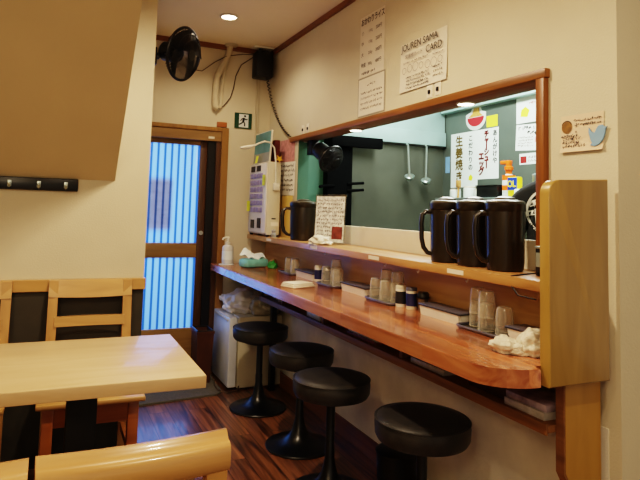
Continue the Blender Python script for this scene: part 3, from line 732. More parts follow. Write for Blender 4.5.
# ------------------------------------------------------------------ posters on the counter wall
N_ = (-1, 0, 0)
o = poster('rice_menu', 'tall white handwritten rice price list, highest paper on the wall', 'poster', (1.4985, 2.6, 2.095), N_, .255, .335, PAPER, tilt=-.01)
text('おかわりライス', .044, INK, o, -.118, .135, bold=.001, squeeze=.8)
for i, (a_, b_, c_) in enumerate((('小', '100g', '200円'), ('中', '150g', '250円'), ('大', '200g', '300円'), ('特盛', '300g', '400円'))):
    y = .075-.06*i
    text(a_, .026, INK, o, -.11, y); text(b_, .022, INKP, o, -.035, y); text(c_, .025, INK, o, .04, y)
scrawl(o, INK, [(-.1, .04, -.148)], .014, seed=3)
o = poster('laminated_notice', 'smaller grey-bordered notice directly below the rice price list', 'notice', (1.4975, 2.597, 1.817), N_, .28, .215, M('grey_border', '#9d9483', .6), tilt=0)
obj('sheet', flat([(-.132, -.1), (.132, -.1), (.132, .1), (-.132, .1)], .0008), PAPER, o)
scrawl(o, INKP, [(-.04, .04, .06)] + [(-.11, .11, .02-.028*i) for i in range(4)], .012, z=.0015, seed=4)
o = poster('card_poster', 'wide handwritten poster reading JOUREN SAMA CARD above the window', 'poster', (1.4975, 2.137, 1.89), N_, .36, .235, PAPER, fn=lambda u, v: .006*(1-v)**3, tilt=.005)
Z_ = .0085
text('JOUREN SAMA', .046, INK, o, -.16, .092, Z_, .0002, squeeze=.95); text('CARD', .046, INK, o, .035, .045, Z_, .0002, squeeze=.95)
text('常連様カード', .024, INKP, o, -.13, .046, Z_)
scrawl(o, INKP, [(-.14, .05, .018)], .010, Z_, seed=6); scrawl(o, INKP, [(.09, .16, .012)], .010, Z_, seed=7)
sc_ = MB()
for i, x in enumerate((-.135, -.09, -.045, .0, .05, .095, .14)):
    q = ring(.014+.003*(i % 3), .016+.003*(i % 3), Z_, 16); bmesh.ops.translate(q.b, verts=q.b.verts, vec=(x, -.018+.006*math.sin(i), 0))
    me_ = bpy.data.meshes.new('q'); q.b.to_mesh(me_); sc_.b.from_mesh(me_); q.b.free()
obj('drawn_circles', sc_, INKP, o, False)
scrawl(o, INK, [(-.12, .06, -.053-.017*i) for i in range(4)], .010, Z_, seed=8); scrawl(o, INK, [(.09, .155, -.045-.02*i) for i in range(3)], .010, Z_, seed=18)
o = poster('shop_card', 'pinkish handwritten card with a round logo above the end panel', 'card', (1.4975, 1.283, 1.468), N_, .158, .118, PAPERP, fn=lambda u, v: .008*max(0, .35-v)**2*8, tilt=-.005)
q = ring(0, .020, .002, 28); bmesh.ops.translate(q.b, verts=q.b.verts, vec=(-.055, .022, 0)); obj('round_logo', q, BROWNP, o, False)
q = ring(.019, .0215, .0024, 28, .4, 2.75); bmesh.ops.translate(q.b, verts=q.b.verts, vec=(-.055, .022, 0)); obj('logo_arc', q, INK, o, False)
scrawl(o, INK, [(-.027, .068, .04)], .008, .002, seed=9); scrawl(o, INK, [(-.022, .07, .026)], .008, .002, seed=19); scrawl(o, INK, [(-.072, -.005, -.008), (-.068, .0, -.018), (-.068, -.01, -.029), (-.068, .018, -.04)], .009, .004, seed=10)
q = ring(0, .0025, .002, 12); bmesh.ops.translate(q.b, verts=q.b.verts, vec=(-.02, .004, 0)); obj('ink_dot', q, INK, o, False)
bp = [(-.030, .026), (-.020, .012), (-.008, .008), (-.003, .020), (.006, .029), (.018, .029), (.024, .023), (.034, .023), (.027, .014), (.026, .002), (.019, -.014), (.006, -.026), (-.010, -.031), (-.026, -.026), (-.017, -.02), (-.023, -.013), (-.026, -.002), (-.031, .012)]
o = obj('bird_cutout', MB().prism(bp, 0, .004, bev=.0008), BIRD, None, False); o.matrix_world = frame((1.494, 1.222, 1.452), N_); o.data.transform(Matrix.Diagonal((1, 1.05, 1, 1)))
tag(o, 'pale blue paper bird on the corner of the pinkish card', 'bird cutout')
hk = None
for y, z, l in ((2.08, 1.742, 'under the poster, far one'), (2.02, 1.745, 'under the poster, near one'), (3.49, 1.738, 'above the window fan, far one'), (3.41, 1.738, 'above the window fan, near one')):
    if hk is None:
        t = hk = thing('wall_hook', 'x', 'hook', (1.5, y, z), 0, 'little stick-on wall hooks')
        obj('plate', MB().box(-.003, 0, -.022, .022, -.03, .03, .002), PAPER, t); obj('peg', MB().box(-.010, -.003, -.007, .007, -.012, .006, .002), BLACK, t)
    else: t = dup(hk, (1.5, y, z))
    t['label'] = 'small white stick-on hook with dark peg, ' + l

# ------------------------------------------------------------------ on the shelf
def pitcher(label, loc_, rz):
    t = thing('water_pitcher', label, 'pitcher', loc_, rz, 'black water pitchers on the shelf')
    obj('body', MB().lathe([(0, 0), (.056, 0), (.061, .004), (.064, .03), (.067, .225), (.0665, .232), (.06, .234), (0, .234)], 40), PITCH, t)
    obj('rim_band', MB().lathe([(.0675, .205), (.0695, .208), (.0695, .232), (.066, .236), (.06, .236)], 40, cap=False), PITCH, t)
    ld = obj('lid', MB().lathe([(0, .233), (.066, .233), (.067, .238), (.06, .243), (.04, .246), (0, .247)], 40), PITCHL, t, label='paler flat lid')
    obj('lid_grip', MB().lathe([(.034, .245), (.034, .252), (.02, .258), (0, .26)], 24), PITCHL, ld)
    obj('handle', MB().tube([(.058, 0, .195), (.085, 0, .198), (.1, 0, .185), (.104, 0, .15), (.102, 0, .09), (.094, 0, .055), (.078, 0, .035), (.058, 0, .03)], .0095, 10), PITCH, t)
    return t
ha = math.radians(155)
p0 = pitcher('black pitcher closest to the wooden end panel', (1.452, 1.565, 1.012), ha)
dup(p0, (1.452, 1.725, 1.012), ha+.05, 'black pitcher in the middle of the row of three')
dup(p0, (1.45, 1.885, 1.012), ha+.05, 'black pitcher at the far side of the row of three')
dup(p0, (1.45, 3.33, 1.012), ha+.1, 'lone wide black pitcher beside the menu stand, far down the shelf').scale = (1.28, 1.28, 1)
t = thing('menu_stand', 'printed menu sheet in a clear stand beside the lone pitcher', 'menu', (1.45, 2.82, 1.012))
t.matrix_world = frame((1.45, 2.96, 1.012), (-.86, -.5, 0)) @ Matrix.Rotation(-.06, 4, 'X')
obj('clear_holder', MB().box(-.105, .105, 0, .285, -.002, .002), CLEAR, t); obj('foot', MB().box(-.105, .105, 0, .003, -.03, .04), CLEAR, t)
sh = obj('menu_sheet', MB().box(-.098, .098, .012, .272, .0022, .0032), MENUP, t)
scrawl(sh, INKP, [(-.085, .085, .25-.022*i) for i in range(10)], .013, .004, seed=12)
obj('photo_print', flat([(.02, .03), (.09, .03), (.09, .1), (.02, .1)], .0045), MAGR, sh, False)
o = obj('folded_cloth', MB().blob(.055, .07, .032, .35, 4, 4, True, 2, (0, 0, .017)), COTTON); o.location = (1.41, 2.93, 1.012); o.location = (1.372, 2.90, 1.012); tag(o, 'white bunched cloth on the shelf in front of the menu stand', 'cloth')
t = thing('call_buzzer', 'small black upright device with a cord on the shelf by the end panel', 'device', (1.45, 1.385, 1.012))
obj('body', MB().box(-.018, .018, -.024, .024, 0, .09, .005), BLACK, t); obj('window', MB().box(-.0205, -.018, -.018, .018, .03, .075), STEEL, t)
obj('cap', MB().box(-.02, .02, -.026, .026, .088, .096, .003), STEEL, t)
obj('cord', MB().tube([(-.018, .01, .01), (-.06, .035, .004), (-.112, .03, .0), (-.118, .02, -.03), (-.112, .0, -.055), (-.1, -.06, -.06)], .0028, 6), BLACK, t)

# ------------------------------------------------------------------ on the counter
def tumbler(label, loc_, grp_):
    t = thing('tumbler', label, 'glass', loc_, 0, grp_)
    mb = MB(); seg = 32; rings = []
    for r_, z in ((.029, 0), (.0288, .03), (.0284, .05), (.0268, .08), (.024, .089), (.018, .0925)):
        rings.append([mb.b.verts.new(((r_+(.0008*math.cos(16*2*PI*i/seg) if .03 <= z <= .05 or z < .01 else 0))*math.cos(2*PI*i/seg), (r_)*math.sin(2*PI*i/seg), z)) for i in range(seg)])
    for a_, b_ in zip(rings, rings[1:]):
        for i in range(seg): mb.b.faces.new([a_[i], a_[(i+1) % seg], b_[(i+1) % seg], b_[i]])
    mb.b.faces.new(rings[-1])
    obj('glass_body', mb, GLASSM, t)
    obj('rim', MB().tube([(.0292*math.cos(2*PI*i/28), .0292*math.sin(2*PI*i/28), .002) for i in range(29)], .0014, 5), GLASSM, t)
    return t
def tray(label, y, x=1.405, L_=.225):
    t = thing('glass_tray', label, 'tray', (x, y, CT), 0, 'dark trays of upturned tumblers')
    r_ = .03; hw, hl = .062, L_/2
    def outline(k): return arc((hw-r_, hl-r_), r_-k, 0, PI/2, 5) + arc((-hw+r_, hl-r_), r_-k, PI/2, PI, 5) + arc((-hw+r_, -hl+r_), r_-k, PI, 1.5*PI, 5) + arc((hw-r_, -hl+r_), r_-k, 1.5*PI, 2*PI, 5)
    obj('tray_base', MB().prism(outline(.004), 0, .005), TRAY, t)
    o1 = outline(0); mb = MB(); mb.tube([(a_, b_, .009) for a_, b_ in o1 + o1[:1]], .005, 6, cap=False); obj('tray_rim', mb, BOXL, t, label='metal rim')
    return t
g0 = None
def glasses(y, where, layout, x=1.405):
    global g0
    for dx, dy, st, l in layout:
        for k in range(st):
            lb = ('top tumbler ' if k else 'upturned tumbler ') + l + ' on the tray ' + where
            p_ = (x+dx, y+dy, CT+.006+k*.044)
            if g0 is None: g0 = tumbler(lb, p_, 'upturned tumblers'); 
            else: dup(g0, p_, dy*9, lb)['group'] = 'upturned tumblers'
tray('dark tray of tumblers by the crumpled towel at the near counter end', 1.59); glasses(1.59, 'by the near towel', ((.015, .075, 2, 'farthest from the towel'), (-.012, -.002, 2, 'in the middle'), (.0, -.075, 1, 'standing alone next to the towel')))
tray('dark tray of tumblers beside the spice jars', 2.25); glasses(2.25, 'beside the spice jars', ((-.015, .075, 1, 'at the far end'), (.012, .03, 2, 'in the taller far pair'), (-.02, -.02, 1, 'at the front'), (.012, -.062, 2, 'in the taller near pair')))
tray('dark tray of tumblers in front of the menu stand', 2.79, L_=.21); glasses(2.79, 'in front of the menu stand', ((-.01, .07, 1, 'at the far end'), (.012, .0, 2, 'in the tall middle pair'), (-.012, -.07, 1, 'at the near end')))
tray('farthest dark tray of tumblers, below the lone pitcher', 3.37, L_=.21); glasses(3.37, 'below the lone pitcher', ((.0, .06, 1, 'at the far end'), (.012, -.005, 1, 'in the middle'), (-.012, -.065, 1, 'at the near end')))
def cbox(label, y, L_=.26, x=1.41):
    t = thing('chopstick_box', label, 'box', (x, y, CT), 0, 'long chopstick boxes')
    hl = L_/2
    mb = MB(); q = [[mb.b.verts.new(p) for p in sq(*s_)] for s_ in ((.037, hl-.008, 0), (.041, hl-.003, .036), (.0415, hl-.002, .038))]
    for a_, b_ in zip(q, q[1:]):
        for i in range(4): mb.b.faces.new([a_[i], a_[(i+1) % 4], b_[(i+1) % 4], b_[i]])
    mb.b.faces.new(q[0]); mb.b.faces.new(q[-1])
    bmesh.ops.bevel(mb.b, geom=[e for e in mb.b.edges if abs(e.verts[0].co.z-e.verts[1].co.z) > .03], offset=.006, segments=2, affect='EDGES')
    obj('box_body', mb, BOXW, t, False)
    obj('lid_rim', MB().box(-.0438, .0438, -hl-.001, hl+.001, .0365, .0395), INK, t)
    obj('lid', MB().box(-.043, .043, -hl, hl, .038, .044, .003), BOXL, t, label='grey metal lid')
    return t
b0 = cbox('white chopstick box with grey lid between pepper mill and near tumblers', 1.83)
dup(b0, (1.41, 2.515, CT), 0, 'white chopstick box with grey lid between the two middle trays')
dup(b0, (1.415, 3.13, CT), 0, 'white chopstick box with grey lid between far tray and far shaker')
dup(b0, (1.425, 1.36, CT), 0, 'white chopstick box mostly hidden behind the crumpled towel')
def shaker(label, loc_, body, lab, top):
    t = thing('seasoning_shaker', label, 'shaker', loc_, 0, 'seasoning shakers')
    obj('can', MB().lathe([(0, 0), (.022, 0), (.023, .003), (.023, .075), (.022, .078), (0, .078)], 28), body, t)
    obj('wrap_label', MB().lathe([(.0234, .014), (.0234, .066)], 28, cap=False), lab, t)
    obj('cap', MB().lathe([(.0232, .076), (.0232, .086), (.021, .09), (0, .09)], 28), top, t)
    return t
shaker('pale seasoning can, left of two standing after the third tray', (1.395, 2.125, CT), BOXW, INK, CREAM)
shaker('dark navy seasoning can beside the pepper mill', (1.405, 2.06, CT), CREAM, NAVY, BOXL)
t = thing('pepper_mill', 'small shaker with a round black knob top', 'shaker', (1.425, 2.005, CT))
obj('jar', MB().lathe([(0, 0), (.02, 0), (.022, .01), (.021, .05), (0, .05)], 24), M('brown_jar', '#5b4a38', .3, var=.3, scale=40), t); obj('knob', MB().lathe([(.021, .05), (.025, .055), (.025, .068), (.018, .078), (0, .08)], 24), BLACK, t)
shaker('navy and white seasoning can right of the far chopstick box', (1.405, 2.985, CT), BOXW, NAVY, CREAM)
shaker('dark seasoning can half hidden behind the navy far can', (1.44, 2.93, CT), BOXW, NAVY, BOXL)
t = thing('crumpled_towel', 'crumpled white towel on the near end of the counter', 'towel', (1.278, 1.305, CT)); t.scale = (.88, .88, .88)
mb = MB(); mb.blob(.042, .05, .032, .3, 3, 5, True, 31, (-.035, .045, .0185)); mb.blob(.05, .045, .05, .3, 3, 5, True, 47, (.03, -.01, .0285)); mb.blob(.045, .05, .026, .3, 3, 4, True, 77, (-.005, .02, .0155)); mb.blob(.03, .03, .03, .3, 3, 4, True, 7, (.045, -.04, .0175))
obj('cloth_folds', mb, COTTON, t)
t = thing('folded_towel', 'flat folded white hand towel on the far half of the counter', 'towel', (1.2, 2.80, CT), .3)
mb = MB()
for k in range(3): mb.box(-.075+.004*k, .075-.006*k, -.055+.004*k, .055-.003*k, .0075*k, .0075*k+.0085, .0035)
obj('cloth_layers', mb, COTTON, t)
t = thing('wipes_pack', 'teal pack of wet wipes with a white sheet pulled up', 'wipes', (1.29, 3.80, CT), .35)
obj('pack', MB().box(-.095, .095, -.055, .055, 0, .06, .02), CYAN, t)
mb = MB(); mb.sheet(.17, .10, 10, 8, lambda u, v: .062+.055*v*(.6+.4*math.sin(u*6))+.014*math.sin(u*11+v*5)); obj('pulled_wipe', mb, PAPERK, t)
o = obj('green_packet', MB().blob(.03, .035, .035, .3, 4, 3, True, 8, (0, 0, .018)), GREENP); o.location = (1.385, 3.68, CT); tag(o, 'small green packet next to the teal wipes pack', 'packet')
o = obj('beige_packet', MB().blob(.03, .03, .04, .3, 4, 3, True, 18, (0, 0, .02)), M('beige_pack', '#b58a5c', .5)); o.location = (1.42, 3.76, CT); tag(o, 'little beige packet behind the green packet', 'packet')
t = thing('sanitizer_bottle', 'clear pump bottle of hand sanitizer on the far counter corner', 'bottle', (1.16, 4.0, CT))
obj('bottle_body', MB().lathe([(0, .006), (.038, .006), (.04, .012), (.04, .115), (.034, .13), (.016, .138), (.016, .146), (0, .146)], 28), BOTTLE, t)
pm = obj('pump', MB().lathe([(0, .14), (.017, .14), (.017, .158), (.007, .16), (.007, .185), (0, .185)], 20), WHITE, t); obj('nozzle', MB().tube([(.01, 0, .188), (-.012, 0, .19), (-.035, 0, .184), (-.04, 0, .172)], .007, 8), WHITE, pm)
obj('wrap_label', MB().lathe([(.0405, .035), (.0405, .095)], 28, cap=False), PAPERK, t)
o = obj('paper_coaster', MB().lathe([(0, 0), (.05, 0), (.051, .003), (0, .004)], 28), PAPERK); o.location = (1.15, 3.985, CT); o.scale = (1.1, 1, 1); tag(o, 'round white pad under the sanitizer bottle', 'coaster')

# ------------------------------------------------------------------ in the shelf under the counter
def mags(name, label, cat, y0, y1, x0, x1, zs, mats):
    t = thing(name, label, cat, ((x0+x1)/2, (y0+y1)/2, .622))
    z = 0
    for i, h_ in enumerate(zs):
        dx = .008*math.sin(i*2.1)
        obj('page_block' if i % 2 else 'cover', MB().box(-(x1-x0)/2+dx, (x1-x0)/2+dx, -(y1-y0)/2, (y1-y0)/2, z, z+h_, .002), mats[i % len(mats)], t); z += h_
    return t
mags('magazine', 'purple and white magazine lying in the near end of the under-counter shelf', 'magazine', 1.26, 1.42, 1.315, 1.47, (.022, .02), (MAGW, MAGP))
mags('dark_tray_box', 'dark box in the under-counter shelf left of the purple magazine', 'box', 1.435, 1.62, 1.34, 1.48, (.05,), (BIN,))
mags('magazine', 'white magazine with dark print just past the shelf divider', 'magazine', 1.72, 1.93, 1.315, 1.47, (.02, .012), (MAGW, MAGP))
mags('leaflet_pile', 'reddish leaflets under the middle of the counter', 'leaflets', 2.2, 2.47, 1.32, 1.47, (.012, .018), (MAGR, MAGW))
mags('tissue_box', 'plain white tissue box in the shelf under the counter', 'box', 2.76, 2.93, 1.312, 1.46, (.055,), (FRIDGED,))
mags('booklet', 'dark red booklet lying beside the white tissue box', 'booklet', 2.5, 2.64, 1.35, 1.47, (.02,), (MAGR,))

# ------------------------------------------------------------------ kitchen
ye = YB-.002
struct('trim_15', MB().box(1.62, 2.06, ye-.01, ye, .9, 1.80), KGREEN)
struct('trim_18', MB().box(1.503, 1.58, OY1-.006, OY1, 1.013, 1.667), KGREEN)
struct('trim_16', MB().box(2.15, 3.125, ye-.02, ye, .8, 1.80), KDARK)
t = thing('range_hood', 'long pale steel hood across the far end of the kitchen', 'hood', (2.6, 4.1, 1.79))
obj('hood_skirt', MB().box(-.95, .518, -.02, .04, 0, .12, .002), HOODM, t)
obj('hood_face', MB().box(-.95, .518, .0, .04, .12, .62), HOODM, t)
obj('lower_lip', MB().box(-.42, .518, -.024, .04, -.008, .002), BLACKM, t)
SOOT = M('soot_black', '#040506', .8, var=.1, spec=.08)
t = thing('black_duct', 'dark metal post and beam left of the hanging ladles', 'rack', (2.07, 4.08, 0))
obj('post', MB().box(-.11, .11, -.03, .05, .9, 1.80, .004), SOOT, t)
obj('beam', MB().box(-.1, .36, -.08, -.03, 1.715, 1.80, .004), SOOT, t)
for z in (1.42, 1.365): obj('handle', MB().tube([(.07, -.03, z), (.14, -.05, z+.006), (.2, -.06, z+.012)], .011, 8), SOOT, t)
obj('handle', MB().tube([(-.05, -.03, 1.40), (-.14, -.06, 1.395), (-.2, -.08, 1.385)], .011, 8), SOOT, t)
def ladle(label, x, top, bot, lean):
    t = thing('ladle', label, 'ladle', (x, 4.06, top), 0, 'ladles hanging from the hood')
    h_ = top-bot
    obj('handle', MB().tube([(0, .015, .01), (0, 0, 0), (lean*.5, 0, -h_*.5), (lean, 0, -h_+.02)], .0085, 8), STEEL, t)
    T = Matrix.Translation((lean-.012, -.02, -h_)) @ Matrix.Rotation(.5, 4, 'X') @ Matrix.Rotation(-.35, 4, 'Y')
    obj('bowl', MB().lathe([(0, -.03), (.022, -.024), (.036, -.008), (.042, .014), (.04, .014), (.034, -.006), (.02, -.02), (0, -.026)], 24, mat=T), STEEL, t)
    return t
ladle('steel ladle hanging under the hood, nearer the black post', 2.71, 1.775, 1.50, .02); ladle('steel ladle hanging under the hood, nearer the white posters', 2.90, 1.775, 1.475, -.005)
NK = (-1, 0, 0); XK = 3.122
struct('trim_17', MB().box(3.06, 3.125, 1.3, 4.08, 2.075, 2.18, .004), HOODM)
o = poster('kitchen_poster', 'white vertical kitchen poster with brown brush lettering, left of the pair', 'poster', (XK, 3.845, 1.66), NK, .34, .46, PAPERK, 'brush-lettered kitchen posters')
vtext('生姜焼き', .098, INKB, o, -.06, .155, .1, .0035); vtext('こだわりの', .055, INK, o, .085, .17, .06, .0014)
obj('green_blot', flat([(.06, -.17), (.1, -.18), (.115, -.15), (.09, -.125), (.065, -.14)], .001), YEL, o, False)
o = poster('kitchen_poster', 'white vertical kitchen poster with red-edged lettering, right of the pair', 'poster', (XK, 3.555, 1.69), NK, .24, .40, PAPERK, 'brush-lettered kitchen posters')
vtext('チャーシュー', .062, INKR, o, -.015, .155, .0475, .0045); vtext('チャーシュー', .062, INK, o, -.015, .155, .0475, .0005, z=.0022); vtext('エッグ', .07, INKR, o, -.075, -.02, .06, .0045); vtext('エッグ', .07, INK, o, -.075, -.02, .06, .0005, z=.0022)
vtext('あんがけや', .052, INK, o, .08, .155, .054, .0016)
t = poster('bowl_sticker', 'cut-out sticker of a red ramen bowl with a raised top', 'sticker', (XK, 3.70, 2.0), NK, .01, .01, WHITEP)
hb = arc((0, 0), .1, PI, 2*PI, 12)
obj('sticker_border', MB().prism([(x*1.2, y*.95-.012) for x, y in hb] + [(.12, .03), (.07, .045), (.05, .1), (-.03, .1), (-.06, .05), (-.12, .03)], -.001, .0015), WHITEP, t, False)
obj('red_bowl', MB().prism([(x, y*.75) for x, y in hb], .0015, .003), RED, t, False); obj('noodles', MB().prism([(-.09, .005), (.09, .005), (.05, .03), (.04, .08), (-.015, .085), (-.04, .035)], .0015, .003), M('noodle_print', '#c99a4b', .6, var=.3, scale=60), t, False)
o = poster('yellow_memo', 'bright yellow memo on the kitchen wall above the posters', 'memo', (XK, 3.51, 1.945), NK, .125, .09, YEL)
o = poster('kitchen_sheet', 'white sheet with a yellow splash, uppermost by the window jamb', 'sheet', (XK, 3.12, 1.985), NK, .26, .20, PAPERK); obj('yellow_splash', flat([(-.09, -.05), (-.02, -.06), (.0, -.01), (-.04, .02), (-.08, .0)], .001), YEL, o, False); scrawl(o, INKR, [(.0, .08, .04)], .015, seed=21)
o = poster('kitchen_sheet', 'handwritten sheet with a pink mark below the yellow-splashed one', 'sheet', (XK, 3.12, 1.775), NK, .27, .19, PAPERK, tilt=-.06); scrawl(o, INK, [(-.11, .1, .07), (-.02, .11, .035)], .028, seed=22); scrawl(o, INKP, [(-.11, .03, .0-.02*i) for i in range(4)], .012, seed=23)
obj('pink_mark', flat([(.05, -.04), (.09, -.03), (.1, .0), (.07, .03), (.05, -.005)], .001), PINK, o, False)
o = poster('kitchen_sheet', 'long strip of paper with a red square under the handwritten sheet', 'sheet', (XK, 3.07, 1.62), NK, .30, .08, PAPERK); obj('red_square', flat([(-.14, -.03), (-.08, -.03), (-.08, .02), (-.14, .02)], .001), INKR, o, False); scrawl(o, INKP, [(-.06, .12, .01), (-.06, .1, -.015)], .016, seed=24)
o = poster('kitchen_label', 'small blue and white label beside the left kitchen poster', 'label', (XK, 4.06, 1.63), NK, .06, .14, M('pale_blue', '#7ea5c9', .6))
t = thing('kitchen_shelf', 'steel wall shelf behind the pitchers', 'shelf', (2.97, 2.95, 1.33))
obj('shelf_top', MB().box(-.17, .15, -.55, .85, -.02, 0, .003), STEEL, t)
for y in (-.5, .1, .8): obj('bracket', MB().prism([(0, 0), (.28, 0), (.28, -.2)], -.01, .01, Matrix.Translation((-.13, y, -.02)) @ Matrix.Rotation(PI/2, 4, 'X')), STEEL, t)
t = thing('kitchen_worktop', 'steel kitchen worktop along the back wall', 'worktop', (2.87, 2.9, 0))
obj('top', MB().box(-.3, .25, -1.2, 1.15, .82, .86, .004), STEEL, t)
for x in (-.27, .22):
    for y in (-1.15, 1.1): obj('leg', MB().box(x-.02, x+.02, y-.02, y+.02, 0, .82), STEEL, t)
obj('lower_tray', MB().box(-.28, .23, -1.18, 1.13, .2, .225), STEEL, t)
t = thing('spray_bottle', 'white spray bottle with orange trigger and bands', 'bottle', (2.9, 3.09, 1.33))
obj('bottle_body', MB().lathe([(0, 0), (.042, 0), (.044, .006), (.044, .12), (.036, .15), (.018, .165), (0, .165)], 24), WHITEP, t)
for z in (.05, .12): obj('band', MB().lathe([(.0445, z), (.0445, z+.035)], 24, cap=False), ORANGE, t)
tr_ = obj('trigger_head', MB().lathe([(.02, .16), (.022, .19), (.03, .195), (.03, .215), (.02, .22), (.02, .255), (0, .255)], 18), ORANGE, t); obj('nozzle', MB().box(-.015, .015, -.02, .07, .235, .26, .004), ORANGE, tr_)
t = thing('detergent_pack', 'blue and yellow detergent pack beside the spray bottle', 'pack', (2.88, 3.01, 1.33))
obj('pack_body', MB().box(-.025, .025, -.045, .045, 0, .14, .008), YELP, t); lb = obj('blue_label', MB().box(-.0262, -.025, -.043, .043, .05, .135), BLUEP, t)
for c_, dy in (('O', -.042), ('L', .006)):
    q = text(c_, .06, YELP, t, 0, 0, bold=.002); q.matrix_local = frame((-.028, .0, .09), NK) @ Matrix.Translation((dy, 0, 0))
t = thing('dark_crate', 'dark plastic crate on the kitchen shelf left of the spray bottle', 'crate', (2.95, 3.26, 1.33))
obj('crate_body', MB().box(-.1, .1, -.11, .11, 0, .09, .008), BLACK, t); obj('crate_rim', MB().box(-.104, .104, -.114, .114, .082, .092, .003), BLACK, t)
def jar(label, loc_, r_, h_, m_):
    t = thing('kitchen_jar', label, 'container', loc_, 0, 'pale containers behind the pitchers')
    obj('jar_body', MB().lathe([(0, 0), (r_, 0), (r_*1.05, h_*.06), (r_*1.05, h_*.8), (r_*.9, h_*.86), (0, h_*.86)], 20), m_, t); obj('lid', MB().lathe([(r_, h_*.86), (r_*1.02, h_*.9), (r_*.98, h_), (0, h_)], 20), WHITE, t)
jar('pale container below the left kitchen poster', (2.86, 3.62, 1.33), .04, .07, PAPERK); jar('taller pale container below the right kitchen poster', (2.9, 3.5, 1.33), .045, .09, PAPERK); jar('third pale container next to the dark crate', (2.9, 3.39, 1.33), .04, .065, WHITEP)
t = thing('wooden_spatula', 'wooden spatula standing among the pale containers', 'spatula', (2.83, 3.55, 1.33)); obj('handle', MB().tube([(0, 0, 0), (.005, 0, .09)], .008, 8), CHAIRW, t); obj('blade', MB().box(-.006, .012, -.022, .022, .08, .135, .004), CHAIRW, t)
o = obj('white_sheet_stack', MB().box(-.1, .1, -.14, .14, 0, .055, .006), PAPERK); o.location = (2.93, 2.83, 1.33); tag(o, 'pale sheet pile on the kitchen shelf right of the detergent', 'sheets')
t = thing('steel_pot', 'steel pot on the kitchen shelf close to the window jamb', 'pot', (2.99, 2.96, 1.385)); t.location = (2.95, 2.8, 1.385)
obj('pot_body', MB().lathe([(0, 0), (.085, 0), (.09, .01), (.09, .09), (.086, .09), (.084, .012), (0, .01)], 28), STEEL, t); obj('lid', MB().lathe([(.092, .09), (.09, .098), (.04, .115), (0, .118)], 28), STEEL, t); obj('lid_knob', MB().lathe([(.01, .115), (.022, .135), (.02, .145), (0, .148)], 16), RED, t)

# ------------------------------------------------------------------ cook standing in the kitchen
def skin(name, verts, edges, mat, parent, root=0, sub=2):
    me = bpy.data.meshes.new(name); me.from_pydata([v[0] for v in verts], edges, []); me.materials.append(mat)
    o = bpy.data.objects.new(name, me); C.objects.link(o); o.parent = parent
    md = o.modifiers.new('Skin', 'SKIN'); md.use_smooth_shade = True
    for i, v in enumerate(verts):
        r_ = v[1] if isinstance(v[1], tuple) else (v[1], v[1])
        me.skin_vertices[0].data[i].radius = r_; me.skin_vertices[0].data[i].use_root = (i == root)
    s_ = o.modifiers.new('Sub', 'SUBSURF'); s_.levels = sub; s_.render_levels = sub
    return o
pt = thing('person', 'person seen from behind in a black t-shirt with white round print', 'person', (2.015, 1.83, 0), math.radians(-47)); pt.scale = (.97, .97, .98)
V = [((0, 0, .93), (.15, .10)), ((0, 0, 1.05), (.135, .095)), ((0, .005, 1.2), (.15, .105)), ((0, -.005, 1.31), (.13, .095)), ((0, -.005, 1.385), (.07, .06)), ((0, .01, 1.44), .052), ((0, .03, 1.52), (.068, .085)), ((0, .028, 1.60), (.075, .09)), ((0, .02, 1.66), (.045, .06))]
Ed = [(i, i+1) for i in range(8)]
def chain(start, pts):
    k = start
    for p_ in pts: V.append(p_); Ed.append((k, len(V)-1)); k = len(V)-1
    return k
for s_ in (-1, 1):
    k = chain(3, [((s_*.09, -.008, 1.33), .065), ((s_*.155, -.008, 1.295), .058), ((s_*.21, .01, 1.17), .047), ((s_*.225, .03, 1.07), .041), ((s_*.2, .16, 1.03), .036), ((s_*.17, .27, 1.02), .026), ((s_*.165, .31, 1.015), (.036, .018)), ((s_*.16, .35, 1.01), (.038, .015))])
    for f_, (dx, l_) in enumerate(((-.028, .062), (-.010, .072), (.009, .068), (.026, .052))):
        chain(k, [((s_*(.16+dx), .365, 1.008), .0095), ((s_*(.16+dx*1.15), .365+l_*.55, 1.0), .0085), ((s_*(.16+dx*1.15), .365+l_, .978), .007)])
    chain(k-1, [((s_*.127, .325, 1.008), .011), ((s_*.112, .352, 1.0), .0095), ((s_*.108, .375, .988), .008)])
    chain(0, [((s_*.09, 0, .84), .085), ((s_*.1, .015, .5), .058), ((s_*.1, -.01, .3), .05), ((s_*.1, -.02, .09), .036), ((s_*.105, .05, .04), (.042, .03)), ((s_*.11, .13, .03), (.042, .024))])
body = skin('body', V, Ed, SKIN, pt)
sv = [((0, 0, .90), (.165, .118)), ((0, 0, 1.05), (.152, .112)), ((0, .005, 1.2), (.168, .122)), ((0, -.005, 1.31), (.15, .112)), ((0, -.005, 1.385), (.085, .075))]
se = [(0, 1), (1, 2), (2, 3), (3, 4)]
for s_ in (-1, 1):
    sv += [((s_*.09, -.008, 1.335), (.085, .085)), ((s_*.155, -.008, 1.30), .074), ((s_*.2, .0, 1.21), .068), ((s_*.22, .012, 1.12), .066)]; k = len(sv); se += [(3, k-4), (k-4, k-3), (k-3, k-2), (k-2, k-1)]
sh = skin('t_shirt', sv, se, SHIRT, pt); sh['label'] = 'black t-shirt'
tv = [((0, 0, .97), (.16, .112)), ((0, 0, .88), (.16, .115))]; te = [(0, 1)]
for s_ in (-1, 1):
    tv += [((s_*.092, 0, .80), .098), ((s_*.1, .012, .5), .075), ((s_*.1, -.012, .12), .06)]; k = len(tv); te += [(1, k-3), (k-3, k-2), (k-2, k-1)]
skin('trousers', tv, te, PANTS, pt)
